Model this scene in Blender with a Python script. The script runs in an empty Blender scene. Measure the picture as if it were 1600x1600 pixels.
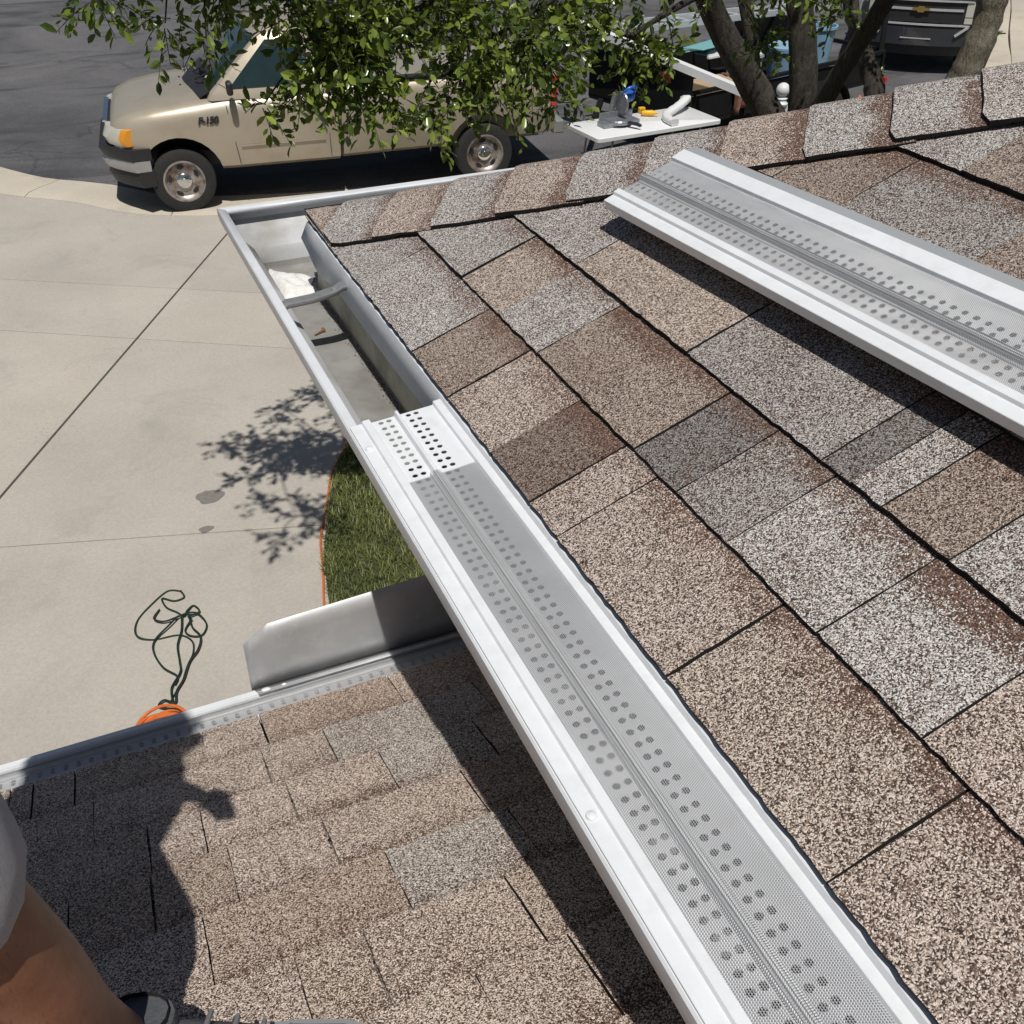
import bpy, bmesh, math, random
import numpy as np
from mathutils import Vector, Matrix
R = math.radians
random.seed(7); rng = np.random.default_rng(7)
sc = bpy.context.scene
col = sc.collection
H = 4.10                       # camera height above the street

# ------------------------------------------------------------------ camera, sky, sun, exposure
cam_d = bpy.data.cameras.new('camera'); cam = bpy.data.objects.new('camera', cam_d); col.objects.link(cam)
cam_d.sensor_width = 36; cam_d.lens = 36 * 1586 / 1600; cam_d.clip_start = .02; cam_d.clip_end = 600
cam.location = (0, 0, H); cam.rotation_euler = (R(90 - 35.9), 0, R(-23.7))
sc.camera = cam
SUN = Vector((.12, .45, -1)).normalized()          # direction the light travels
elev = math.asin(-SUN.z); az = math.atan2(-SUN.x, -SUN.y)   # compass angle of the sun, clockwise from +Y
world = bpy.data.worlds.new('World'); sc.world = world; world.use_nodes = True
wn = world.node_tree; bg = wn.nodes['Background']
sky = wn.nodes.new('ShaderNodeTexSky'); sky.sky_type = 'NISHITA'; sky.sun_disc = False
sky.sun_elevation = elev; sky.sun_rotation = az
wn.links.new(sky.outputs[0], bg.inputs[0]); bg.inputs[1].default_value = .05
sd = bpy.data.lights.new('sun', 'SUN'); sun = bpy.data.objects.new('sun', sd); col.objects.link(sun)
sd.energy = 4.9; sd.angle = R(.53); sd.color = (1, .965, .91)
sun.rotation_euler = SUN.to_track_quat('-Z', 'Y').to_euler(); sun.location = (0, -10, 20)
vs = sc.view_settings; vs.view_transform = 'Standard'; vs.look = 'None'; vs.exposure = -.38; vs.gamma = 1; vs.use_curve_mapping = False
try:
    sc.cycles.transparent_max_bounces = 16; sc.cycles.max_bounces = 8
except Exception: pass

# ------------------------------------------------------------------ material helpers
def nodes(name):
    m = bpy.data.materials.new(name); m.use_nodes = True
    nt = m.node_tree; return m, nt, nt.nodes['Principled BSDF']
def N(nt, typ, **kw):
    n = nt.nodes.new(typ)
    for k, v in kw.items():
        if k.startswith('i_'):
            key = k[2:]; key = int(key) if key.isdigit() else key.replace('_', ' ')
            n.inputs[key].default_value = v
        else: setattr(n, k, v)
    return n
def math_n(nt, op, a, b=None, clamp=False):
    n = nt.nodes.new('ShaderNodeMath'); n.operation = op; n.use_clamp = clamp
    for i, x in enumerate((a, b)):
        if x is None: continue
        if isinstance(x, (int, float)): n.inputs[i].default_value = x
        else: nt.links.new(x, n.inputs[i])
    return n.outputs[0]
def mixc(nt, fac, a, b, typ='MIX'):
    n = nt.nodes.new('ShaderNodeMix'); n.data_type = 'RGBA'; n.blend_type = typ
    for i, x in ((0, fac), (6, a), (7, b)):
        if isinstance(x, (int, float)): n.inputs[i].default_value = x
        elif isinstance(x, tuple): n.inputs[i].default_value = (*x, 1)
        else: nt.links.new(x, n.inputs[i])
    return n.outputs[2]
def ramp(nt, fac, stops, interp='LINEAR'):
    n = nt.nodes.new('ShaderNodeValToRGB'); n.color_ramp.interpolation = interp
    e = n.color_ramp.elements
    while len(e) > 1: e.remove(e[0])
    e[0].position, e[0].color = stops[0][0], (*stops[0][1], 1)
    for p, c in stops[1:]:
        x = e.new(p); x.color = (*c, 1)
    nt.links.new(fac, n.inputs[0]); return n.outputs[0]
def noise(nt, scale, detail=4, rough=.55, vec=None, dist=0):
    n = N(nt, 'ShaderNodeTexNoise', i_Scale=scale, i_Detail=detail, i_Roughness=rough, i_Distortion=dist)
    nt.links.new(vec if vec is not None else pos(nt), n.inputs['Vector']); return n.outputs[0]
def pos(nt):
    for n in nt.nodes:
        if n.bl_idname == 'ShaderNodeNewGeometry': return n.outputs['Position']
    return nt.nodes.new('ShaderNodeNewGeometry').outputs['Position']
def bump(nt, bsdf, h, strength=.3, dist=.01):
    b = N(nt, 'ShaderNodeBump', i_Strength=strength, i_Distance=dist); nt.links.new(h, b.inputs['Height'])
    nt.links.new(b.outputs[0], bsdf.inputs['Normal'])
MAT = {}
def pm(name, c, rough=.5, metal=0, var=.12, scale=6, bmp=0, bscale=60, coat=0, spec=None, dirt=None, dscale=3, emit=None):
    m, nt, b = nodes(name)
    c = tuple(c)
    lo = tuple(x * (1 - var) for x in c); hi = tuple(min(1, x * (1 + var)) for x in c)
    f = noise(nt, scale, 5)
    o = ramp(nt, f, [(.3, lo), (.7, hi)])
    if dirt:
        d = noise(nt, dscale, 6, .65); fac = ramp(nt, d, [(.48, (0,)*3), (.68, (1,)*3)])
        o = mixc(nt, fac, o, dirt)
    nt.links.new(o, b.inputs['Base Color'])
    rr = math_n(nt, 'ADD', math_n(nt, 'MULTIPLY', noise(nt, scale * 2.3, 3), .2), rough - .1)
    nt.links.new(rr, b.inputs['Roughness']); b.inputs['Metallic'].default_value = metal
    if coat: b.inputs['Coat Weight'].default_value = coat; b.inputs['Coat Roughness'].default_value = .06
    if spec is not None: b.inputs['Specular IOR Level'].default_value = spec
    if bmp: bump(nt, b, noise(nt, bscale, 4), bmp, .01)
    if emit: b.inputs['Emission Color'].default_value = (*emit[0], 1); b.inputs['Emission Strength'].default_value = emit[1]
    MAT[name] = m; return m

def shingle_mat():
    m, nt, b = nodes('shingle_granules')
    P = pos(nt)
    wob = N(nt, 'ShaderNodeTexNoise', i_Scale=160.0, i_Detail=1.0); nt.links.new(P, wob.inputs['Vector'])
    vm = nt.nodes.new('ShaderNodeVectorMath'); vm.operation = 'MULTIPLY_ADD'
    nt.links.new(wob.outputs['Color'], vm.inputs[0]); vm.inputs[1].default_value = (.004,)*3; nt.links.new(P, vm.inputs[2])
    v = N(nt, 'ShaderNodeTexVoronoi', i_Scale=740.0); nt.links.new(vm.outputs[0], v.inputs['Vector'])
    sep = nt.nodes.new('ShaderNodeSeparateColor'); nt.links.new(v.outputs['Color'], sep.inputs[0])
    r, g, bl = sep.outputs
    oi = nt.nodes.new('ShaderNodeObjectInfo')
    tint = oi.outputs['Color']; band = oi.outputs['Alpha']
    uv = nt.nodes.new('ShaderNodeUVMap'); uv.uv_map = 'UVMap'
    su = nt.nodes.new('ShaderNodeSeparateXYZ'); nt.links.new(uv.outputs[0], su.inputs[0])
    gran = ramp(nt, r, [(0, (.06, .05, .046)), (.15, (.12, .096, .084)), (.27, (.30, .24, .205)), (.4, (.60, .50, .44)), (.55, (.93, .85, .78)), (.75, (1.26, 1.2, 1.14)), (1, (1.52, 1.5, 1.47))])
    basec = mixc(nt, 1.0, gran, tint, 'MULTIPLY')
    # slow drift of the blend drop within one tab
    drift = noise(nt, 7.0, 3, .6)
    brownf = ramp(nt, drift, [(.42, (.12,)*3), (.66, (.85,)*3)])
    bandn = noise(nt, 14.0, 4, .7)
    vv = math_n(nt, 'ADD', su.outputs[1], math_n(nt, 'MULTIPLY', math_n(nt, 'SUBTRACT', bandn, .5), .55))
    bandf = math_n(nt, 'MULTIPLY', ramp(nt, vv, [(.66, (0,)*3), (.93, (1,)*3)]), band)
    fac = math_n(nt, 'ADD', math_n(nt, 'MULTIPLY', brownf, .34), bandf, True)
    pick = math_n(nt, 'LESS_THAN', g, math_n(nt, 'MULTIPLY', fac, .82))
    bc = ramp(nt, bl, [(0, (.05, .028, .02)), (.45, (.13, .072, .052)), (.8, (.24, .145, .11)), (1, (.42, .3, .24))])
    out = mixc(nt, pick, basec, bc)
    crev = ramp(nt, v.outputs['Distance'], [(.35, (1,)*3), (.85, (.45,)*3)])
    out = mixc(nt, 1.0, out, crev, 'MULTIPLY')
    nt.links.new(out, b.inputs['Base Color'])
    b.inputs['Roughness'].default_value = .85; b.inputs['Specular IOR Level'].default_value = .25
    hh = math_n(nt, 'MULTIPLY', math_n(nt, 'SUBTRACT', 1.0, v.outputs['Distance']), 1.0)
    bump(nt, b, hh, .55, .0013)
    MAT['shingle'] = m
shingle_mat()
def mesh_mat():
    m, nt, b = nodes('woven_steel_mesh')
    uv = nt.nodes.new('ShaderNodeUVMap'); uv.uv_map = 'UVMap'
    s = nt.nodes.new('ShaderNodeSeparateXYZ'); nt.links.new(uv.outputs[0], s.inputs[0])
    k = 2 * math.pi / .0022
    a = math_n(nt, 'MULTIPLY', math_n(nt, 'ADD', s.outputs[0], math_n(nt, 'MULTIPLY', s.outputs[1], .5)), k)
    c = math_n(nt, 'MULTIPLY', s.outputs[1], k)
    sa = math_n(nt, 'SINE', a); sb = math_n(nt, 'SINE', c)
    hole = math_n(nt, 'GREATER_THAN', math_n(nt, 'MULTIPLY', math_n(nt, 'ADD', sa, 1.0), math_n(nt, 'ADD', sb, 1.0)), .52)
    wire = mixc(nt, math_n(nt, 'MULTIPLY', math_n(nt, 'ADD', sa, 1.0), .5), (.40, .40, .405), (.70, .70, .70))
    nt.links.new(wire, b.inputs['Base Color']); b.inputs['Metallic'].default_value = .3; b.inputs['Roughness'].default_value = .36
    bump(nt, b, math_n(nt, 'MULTIPLY', sa, sb), .4, .0006)
    tr = nt.nodes.new('ShaderNodeBsdfTransparent'); mx = nt.nodes.new('ShaderNodeMixShader')
    nt.links.new(math_n(nt, 'MULTIPLY', hole, .95), mx.inputs[0]); nt.links.new(b.outputs[0], mx.inputs[1]); nt.links.new(tr.outputs[0], mx.inputs[2])
    nt.links.new(mx.outputs[0], nt.nodes['Material Output'].inputs[0])
    MAT['mesh'] = m
mesh_mat()
def concrete_mat(name, c1, c2, dark, dstop=(.52, .74), streak=0):
    m, nt, b = nodes(name)
    P = pos(nt)
    o = ramp(nt, noise(nt, .8, 6, .6), [(.3, c1), (.7, c2)])
    fine = ramp(nt, noise(nt, 55, 4, .7), [(.3, (.86,)*3), (.7, (1.06,)*3)])
    o = mixc(nt, 1.0, o, fine, 'MULTIPLY')
    st = ramp(nt, noise(nt, 1.1, 7, .68, dist=.6), [(dstop[0], (0,)*3), (dstop[1], (.62,)*3)])
    o = mixc(nt, st, o, dark)
    # peppered dirt specks, gathered in patches
    v = N(nt, 'ShaderNodeTexVoronoi', i_Scale=24.0); nt.links.new(P, v.inputs['Vector'])
    sp = math_n(nt, 'LESS_THAN', v.outputs['Distance'], math_n(nt, 'MULTIPLY', ramp(nt, noise(nt, .9, 5, .6), [(.5, (0,)*3), (.75, (1,)*3)]), .28))
    o = mixc(nt, math_n(nt, 'MULTIPLY', sp, .35), o, tuple(x * .45 for x in dark))
    oi = nt.nodes.new('ShaderNodeObjectInfo')
    o = mixc(nt, 1.0, o, ramp(nt, oi.outputs['Random'], [(0, (.93, .935, .95)), (1, (1.04, 1.03, 1.0))]), 'MULTIPLY')
    nt.links.new(o, b.inputs['Base Color']); b.inputs['Roughness'].default_value = .88; b.inputs['Specular IOR Level'].default_value = .3
    bump(nt, b, noise(nt, 90, 5, .7), .25, .004)
    MAT[name] = m
concrete_mat('drive_concrete', (.43, .395, .345), (.51, .47, .41), (.26, .25, .235), (.55, .8))
concrete_mat('kerb_concrete', (.50, .45, .37), (.60, .54, .45), (.30, .26, .21), (.55, .8))
def asphalt_mat():
    m, nt, b = nodes('asphalt')
    P = pos(nt)
    o = ramp(nt, noise(nt, .35, 6, .6, dist=1.2), [(.3, (.07, .068, .071)), (.7, (.145, .14, .142))])
    # swirling tyre sweeps of a turning circle
    mp = N(nt, 'ShaderNodeMapping'); mp.inputs['Scale'].default_value = (.34, .95, 1); mp.inputs['Rotation'].default_value = (0, 0, .35); nt.links.new(P, mp.inputs[0])
    w = noise(nt, .8, 5, .55, mp.outputs[0], 2.6)
    o = mixc(nt, ramp(nt, w, [(.5, (0,)*3), (.64, (.75,)*3)]), o, (.045, .044, .048))
    v2 = noise(nt, 1.6, 7, .7)
    o = mixc(nt, ramp(nt, v2, [(.62, (0,)*3), (.8, (.55,)*3)]), o, (.17, .165, .165))
    wv = N(nt, 'ShaderNodeTexNoise', i_Scale=1.2, i_Detail=4.0); nt.links.new(P, wv.inputs['Vector'])
    vm = nt.nodes.new('ShaderNodeVectorMath'); vm.operation = 'MULTIPLY_ADD'; nt.links.new(wv.outputs['Color'], vm.inputs[0]); vm.inputs[1].default_value = (1.2,)*3; nt.links.new(P, vm.inputs[2])
    ck = N(nt, 'ShaderNodeTexVoronoi', feature='DISTANCE_TO_EDGE', i_Scale=.19); nt.links.new(vm.outputs[0], ck.inputs['Vector'])
    o = mixc(nt, ramp(nt, ck.outputs['Distance'], [(.002, (.4,)*3), (.008, (0,)*3)]), o, (.02, .02, .021))
    v = N(nt, 'ShaderNodeTexVoronoi', i_Scale=90.0); nt.links.new(P, v.inputs['Vector'])
    o = mixc(nt, 1.0, o, ramp(nt, v.outputs['Color'], [(0, (.7,)*3), (1, (1.35,)*3)]), 'MULTIPLY')
    nt.links.new(o, b.inputs['Base Color']); b.inputs['Roughness'].default_value = .8
    bump(nt, b, v.outputs['Distance'], .4, .006)
    MAT['asphalt'] = m
asphalt_mat()
def leaf_mat(name, a, bcol, gloss=.32):
    m, nt, b = nodes(name)
    at = nt.nodes.new('ShaderNodeAttribute'); at.attribute_name = 'tint'
    o = ramp(nt, at.outputs['Fac'], [(0, a), (.75, bcol), (1, tuple(x * 1.5 for x in bcol))])
    nt.links.new(o, b.inputs['Base Color']); b.inputs['Roughness'].default_value = gloss; b.inputs['Specular IOR Level'].default_value = .55
    t = nt.nodes.new('ShaderNodeBsdfTranslucent'); nt.links.new(mixc(nt, .5, o, (.16, .26, .03)), t.inputs[0])
    mx = N(nt, 'ShaderNodeMixShader', i_0=.22); nt.links.new(b.outputs[0], mx.inputs[1]); nt.links.new(t.outputs[0], mx.inputs[2])
    nt.links.new(mx.outputs[0], nt.nodes['Material Output'].inputs[0]); MAT[name] = m
leaf_mat('oak_leaf', (.05, .085, .018), (.25, .32, .05), .26)
leaf_mat('grass_blade', (.06, .085, .02), (.24, .26, .075), .5)
def bark_mat(name, a, bcol, moss):
    m, nt, b = nodes(name)
    mp = N(nt, 'ShaderNodeMapping'); mp.inputs['Scale'].default_value = (1, 1, .35); nt.links.new(pos(nt), mp.inputs[0])
    n1 = noise(nt, 34, 7, .7, mp.outputs[0], 1.0)
    o = ramp(nt, n1, [(.32, a), (.66, bcol)])
    o = mixc(nt, ramp(nt, noise(nt, 7, 5, .6), [(.52, (0,)*3), (.68, (.8,)*3)]), o, moss)
    nt.links.new(o, b.inputs['Base Color']); b.inputs['Roughness'].default_value = .9
    bump(nt, b, n1, .9, .03); MAT[name] = m
bark_mat('bark', (.02, .016, .013), (.075, .062, .05), (.11, .10, .08))
bark_mat('pale_bark', (.09, .075, .05), (.3, .26, .19), (.36, .34, .27))
pm('granule_edge', (.012, .011, .011), .95, var=.3, scale=200)
pm('underlayment', (.03, .03, .03), .9)
pm('white_aluminium', (.76, .78, .80), .36, var=.035, scale=12, spec=.5, dirt=(.71, .725, .735), dscale=38)
pm('gutter_white', (.71, .73, .755), .36, var=.04, scale=9, dirt=(.65, .665, .675), dscale=22)
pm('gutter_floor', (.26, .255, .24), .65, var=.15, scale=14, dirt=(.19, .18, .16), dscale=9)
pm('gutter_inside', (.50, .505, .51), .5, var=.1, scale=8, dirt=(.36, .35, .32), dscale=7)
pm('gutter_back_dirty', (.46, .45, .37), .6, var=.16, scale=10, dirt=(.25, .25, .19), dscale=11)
pm('galvanised', (.50, .505, .51), .5, .45, .08, 9, dirt=(.56, .565, .57), dscale=30)
pm('hem_grey', (.33, .345, .355), .5, var=.05)
pm('hanger_steel', (.5, .5, .49), .42, .7, .12, 30)
pm('sealant', (.82, .81, .78), .45, var=.05, scale=60, bmp=.3, bscale=90)
pm('fascia_paint', (.62, .6, .54), .6, bmp=.1)
pm('stucco', (.6, .55, .46), .9, bmp=.5, bscale=120)
pm('soffit_white', (.7, .7, .68), .6)
pm('soil', (.07, .055, .04), .95, var=.3, scale=9, bmp=.4)
pm('joint_dirt', (.07, .064, .055), .95, var=.3, scale=30)
pm('wet_concrete', (.2, .185, .165), .7, var=.12, scale=30)
pm('orange_vinyl', (.62, .15, .03), .42, var=.12, scale=40)
pm('green_rubber', (.012, .028, .016), .42, var=.3, scale=30)
pm('tan_paint', (.47, .41, .315), .36, .3, .03, 3, coat=.55, dirt=(.41, .35, .26), dscale=2)
pm('dark_paint', (.055, .06, .072), .28, .4, .03, 3, coat=.8)
pm('tyre_rubber', (.022, .022, .022), .8, var=.2, scale=20, bmp=.2)
pm('rim_steel', (.42, .38, .35), .42, .6, .15, 10, dirt=(.17, .11, .08), dscale=7)
pm('chrome', (.78, .78, .78), .14, 1, .03)
pm('bumper_grey', (.44, .44, .43), .35, .5, .06)
pm('black_plastic', (.022, .022, .024), .5, var=.15)
pm('car_glass', (.018, .035, .035), .06, var=.1, coat=.5)
pm('headlight_lens', (.55, .54, .47), .15, var=.06, coat=.5)
pm('amber_lens', (.8, .32, .02), .2, var=.05, coat=.5)
pm('red_lens', (.5, .03, .02), .2, coat=.5)
pm('trailer_black', (.01, .01, .011), .75, var=.2, spec=.2)
pm('white_plastic', (.74, .745, .74), .42, var=.03)
pm('tool_grey', (.3, .31, .33), .35, .6, .15, 20)
pm('tool_blue', (.02, .13, .52), .4)
pm('tool_yellow', (.8, .44, .02), .4)
pm('ladder_aluminium', (.66, .67, .68), .4, .4, .08, 20)
pm('tub_blue', (.25, .43, .57), .4, var=.06)
pm('teal_sheet', (.22, .55, .53), .12, var=.12, coat=.4)
pm('brown_cloth', (.16, .075, .05), .9, var=.45, scale=18)
pm('cardboard', (.42, .3, .18), .85)
pm('silver_trim', (.66, .66, .67), .25, .35, .03)
pm('gold_emblem', (.62, .44, .16), .3, .8)
pm('rust_orange', (.75, .14, .03), .45)
pm('brass_screw', (.5, .3, .14), .4, .6)
pm('lawn_soil', (.05, .055, .022), .95, var=.35, scale=30)
pm('grit', (.22, .19, .165), .9, var=.5, scale=300)
pm('shorts_cloth', (.36, .36, .38), .9, var=.08, scale=300, bmp=.3, bscale=600)
pm('shirt_cloth', (.2, .22, .25), .9, var=.08, scale=200)
pm('shoe_grey', (.10, .105, .115), .8, var=.2, scale=90, bmp=.3, bscale=400)
pm('lace_grey', (.22, .22, .23), .8)
pm('sole_white', (.3, .3, .31), .7)
pm('sock_black', (.015, .015, .018), .95, bmp=.3, bscale=500)
pm('hair_dark', (.03, .02, .014), .8)
def skin_mat():
    m, nt, b = nodes('skin')
    o = ramp(nt, noise(nt, 13, 7, .7), [(.3, (.13, .05, .026)), (.7, (.30, .135, .075))])
    hs = N(nt, 'ShaderNodeMapping'); hs.inputs['Scale'].default_value = (900, 900, 70); nt.links.new(pos(nt), hs.inputs[0])
    o = mixc(nt, ramp(nt, noise(nt, 1.0, 2, .5, hs.outputs[0]), [(.64, (0,)*3), (.7, (.45,)*3)]), o, (.03, .018, .012))
    nt.links.new(o, b.inputs['Base Color']); b.inputs['Roughness'].default_value = .42
    b.inputs['Subsurface Weight'].default_value = .12; b.inputs['Subsurface Radius'].default_value = (.01, .004, .002)
    bump(nt, b, noise(nt, 230, 4, .7), .18, .002); MAT['skin'] = m
skin_mat()

# ------------------------------------------------------------------ mesh helpers
WL = {}                                    # world location of every object we make
def tag(o, label=None, cat=None, group=None, kind=None):
    if label: o['label'] = label
    if cat: o['category'] = cat
    if group: o['group'] = group
    if kind: o['kind'] = kind
    return o
def link(name, data, parent, wloc):
    o = bpy.data.objects.new(name, data); col.objects.link(o)
    wloc = Vector(wloc)
    if parent is not None:
        o.parent = parent; o.location = wloc - WL[parent.name]
    else: o.location = wloc
    WL[o.name] = wloc; return o
def thing(name, loc, label, cat, group=None, kind=None):
    return tag(link(name, None, None, loc), label, cat, group, kind)
class MB:
    def __init__(s): s.v = []; s.f = []; s.m = []; s.uv = []
    def add(s, verts, faces, mi=0, uvs=None):
        k = len(s.v); s.v += [tuple(p) for p in verts]
        for i, f in enumerate(faces):
            s.f.append(tuple(j + k for j in f)); s.m.append(mi if isinstance(mi, int) else mi[i])
            s.uv.append([uvs[j] for j in f] if uvs else [(0, 0)] * len(f))
        return s
    def box(s, c, d, M=None, mi=0):
        x, y, z = (q / 2 for q in d); P = [Vector((a * x, b_ * y, e * z)) for e in (-1, 1) for b_ in (-1, 1) for a in (-1, 1)]
        if M is not None: P = [M @ p for p in P]
        P = [p + Vector(c) for p in P]
        return s.add(P, [(0, 2, 3, 1), (4, 5, 7, 6), (0, 1, 5, 4), (2, 6, 7, 3), (0, 4, 6, 2), (1, 3, 7, 5)], mi)
    def bar(s, a, b_, w, h=None, mi=0, up=(0, 0, 1)):
        a, b_ = Vector(a), Vector(b_); d = b_ - a; L = d.length; d.normalize(); h = h or w
        u = Vector(up); sd = d.cross(u)
        if sd.length < 1e-4: sd = d.cross(Vector((1, 0, 0)))
        sd.normalize(); u = sd.cross(d)
        M = Matrix((d, sd, u)).transposed()
        return s.box((a + b_) / 2, (L, w, h), M, mi)
    def tube(s, pts, r, n=8, mi=0, cap=True):
        pts = [Vector(p) for p in pts]; k = len(pts); rr = r if isinstance(r, (list, tuple)) else [r] * k
        rings = []; ref = Vector((.31, .17, .93))
        for i, p in enumerate(pts):
            t = (pts[min(i + 1, k - 1)] - pts[max(i - 1, 0)]).normalized()
            a = t.cross(ref)
            if a.length < .1: a = t.cross(Vector((1, 0, 0)))
            a.normalize(); b_ = t.cross(a); ref = -a.cross(t) if False else ref
            rings.append([p + (a * math.cos(q) + b_ * math.sin(q)) * rr[i] for q in [2 * math.pi * j / n for j in range(n)]])
        return s.loft(rings, mi, cap)
    def loft(s, rings, mi=0, cap=True, closed=True):
        n = len(rings[0]); V = [p for r_ in rings for p in r_]; F = []
        for i in range(len(rings) - 1):
            for j in range(n if closed else n - 1):
                a, b_ = i * n + j, i * n + (j + 1) % n; F.append((a, b_, b_ + n, a + n))
        if cap and closed: F.append(tuple(range(n - 1, -1, -1))); F.append(tuple((len(rings) - 1) * n + j for j in range(n)))
        return s.add(V, F, mi)
    def lathe(s, prof, c, axis=(0, 0, 1), n=24, mi=0):
        ax = Vector(axis).normalized(); a = ax.orthogonal().normalized(); b_ = ax.cross(a); c = Vector(c)
        rings = [[c + ax * z + (a * math.cos(q) + b_ * math.sin(q)) * max(r, 1e-4) for q in [2 * math.pi * j / n for j in range(n)]] for r, z in prof]
        return s.loft(rings, mi, True)
    def poly(s, pts, z0, z1, mi=0):
        n = len(pts); V = [(x, y, z0) for x, y in pts] + [(x, y, z1) for x, y in pts]
        F = [tuple(range(n - 1, -1, -1)), tuple(range(n, 2 * n))] + [(i, (i + 1) % n, n + (i + 1) % n, n + i) for i in range(n)]
        return s.add(V, F, mi)
    def build(s, name, mats, parent=None, smooth=False, bevel=0, seg=2, solid=0, kind=None, origin=None, ang=38):
        V = np.array(s.v, float)
        o0 = Vector(origin) if origin is not None else Vector(((V[:, 0].min() + V[:, 0].max()) / 2, (V[:, 1].min() + V[:, 1].max()) / 2, V[:, 2].min()))
        me = bpy.data.meshes.new(name); me.from_pydata([tuple(p) for p in (V - np.array(o0))], [], s.f)
        if not isinstance(mats, (list, tuple)): mats = [mats]
        for q in mats: me.materials.append(MAT[q])
        me.polygons.foreach_set('material_index', s.m)
        ul = me.uv_layers.new(name='UVMap'); flat = [c for f in s.uv for p in f for c in p]; ul.data.foreach_set('uv', flat)
        if smooth:
            me.polygons.foreach_set('use_smooth', [True] * len(s.f)); me.set_sharp_from_angle(angle=R(ang))
        me.update(); o = link(name, me, parent, o0)
        if solid: md = o.modifiers.new('thickness', 'SOLIDIFY'); md.thickness = solid; md.offset = 0
        if bevel: md = o.modifiers.new('bevel', 'BEVEL'); md.width = bevel; md.segments = seg; md.limit_method = 'ANGLE'; md.angle_limit = R(40)
        if kind: o['kind'] = kind
        return o
def spline(pts, k=6):
    P = [np.array(p, float) for p in pts]; out = []
    for i in range(len(P) - 1):
        p0, p1, p2, p3 = P[max(i - 1, 0)], P[i], P[i + 1], P[min(i + 2, len(P) - 1)]
        for j in range(k):
            t = j / k
            out.append(tuple(.5 * (2 * p1 + (p2 - p0) * t + (2 * p0 - 5 * p1 + 4 * p2 - p3) * t * t + (3 * p1 - p0 - 3 * p2 + p3) * t ** 3)))
    out.append(tuple(P[-1])); return out
def rel(x, y, z): return Vector((x, y, z + H))     # a point given relative to the camera's height

# ------------------------------------------------------------------ ground, road, driveway, kerb, lawn
g = MB().poly([(-250, -250), (250, -250), (250, 250), (-250, 250)], -.3, -.06); tag(g.build('ground', 'soil'), kind='structure')
kerb_in = spline([(-6, 22), (-3.2, 17.4), (-1.7, 15.0), (-.77, 13.63), (0, 12.98), (.5, 12.36), (.89, 12.08), (1.45, 11.82), (2.6, 11.5), (4.2, 11.3), (6.5, 11.15), (9.5, 11.1), (12.3, 11.6), (14.9, 13.2), (17.3, 15.6), (20.6, 18.8), (24, 22.5)], 5)
KI = np.array(kerb_in); T = np.gradient(KI, axis=0); T /= np.linalg.norm(T, axis=1)[:, None]; NR = np.stack([-T[:, 1], T[:, 0]], 1)
KO = KI + NR * .62
road = MB()
outer = [(-70, 60), (-40, 90), (0, 100), (60, 90), (90, 40)]
ring = [tuple(p) for p in KO] ; pts = ring + [(60, 30), (90, 60), (40, 110), (-60, 110), (-60, 40)]
bm = bmesh.new(); vsx = [bm.verts.new((x, y, .036)) for x, y in pts]; f = bm.faces.new(vsx); bmesh.ops.triangulate(bm, faces=[f])
road.add([v.co[:] for v in bm.verts], [tuple(v.index for v in f.verts) for f in bm.faces]) if bm.verts.index_update() is None else 0
bm.free()
tag(road.build('road', 'asphalt'), kind='structure')
kerb = tag(link('kerb', None, None, (4, 12, 0)), kind='structure')
cum = np.concatenate([[0], np.cumsum(np.linalg.norm(np.diff(KI, axis=0), axis=1))])
def kerb_at(d):
    p = np.array([np.interp(d, cum, KI[:, 0]), np.interp(d, cum, KI[:, 1])]); n = np.array([np.interp(d, cum, NR[:, 0]), np.interp(d, cum, NR[:, 1])]); return p, n / np.linalg.norm(n)
segL = 2.05
for i in range(int(cum[-1] / segL)):
    mb = MB(); rings = []
    for q in np.linspace(i * segL + .006, (i + 1) * segL - .006, 7):
        p, n = kerb_at(q); prof = [(0, -.05), (0, .036), (.1, .062), (.3, .058), (.5, .045), (.66, .041), (.66, -.05)]
        rings.append([(p[0] + n[0] * a, p[1] + n[1] * a, z) for a, z in prof])
    mb.loft(rings); mb.build('kerb_segment', 'kerb_concrete', kerb, smooth=True, ang=50)
# driveway: convex polygons split along the joints seen in the photo
drive = tag(link('driveway', None, None, (-1.5, 7, 0)), kind='structure')
def split(poly, a, b_):
    a, b_ = np.array(a), np.array(b_); d = b_ - a; nn = np.array([-d[1], d[0]]) / np.linalg.norm(d)
    L, Rr = [], []
    for i in range(len(poly)):
        p, q = np.array(poly[i]), np.array(poly[(i + 1) % len(poly)]); sp, sq = (p - a) @ nn, (q - a) @ nn
        (L if sp >= 0 else Rr).append(tuple(p))
        if sp * sq < 0: x = p + (q - p) * sp / (sp - sq); L.append(tuple(x)); Rr.append(tuple(x))
    return [q for q in (L, Rr) if len(q) > 2]
def inset(poly, d):
    n = len(poly); P = [np.array(p) for p in poly]; area = sum(P[i][0] * P[(i + 1) % n][1] - P[(i + 1) % n][0] * P[i][1] for i in range(n))
    if area < 0: P = P[::-1]
    out = []
    for i in range(n):
        a, b_, c = P[i - 1], P[i], P[(i + 1) % n]; e1 = (b_ - a) / (np.linalg.norm(b_ - a) + 1e-9); e2 = (c - b_) / (np.linalg.norm(c - b_) + 1e-9)
        n1 = np.array([-e1[1], e1[0]]); n2 = np.array([-e2[1], e2[0]]); m = n1 + n2; m = m / max(.25, m @ n1); out.append(tuple(b_ + m * d))
    return out
slabs = [[(-9, -3), (3.2, -3), (3.2, 13.5), (-9, 24)]]
du = np.array([.479, .878]); dv = np.array([.878, -.479])
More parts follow.
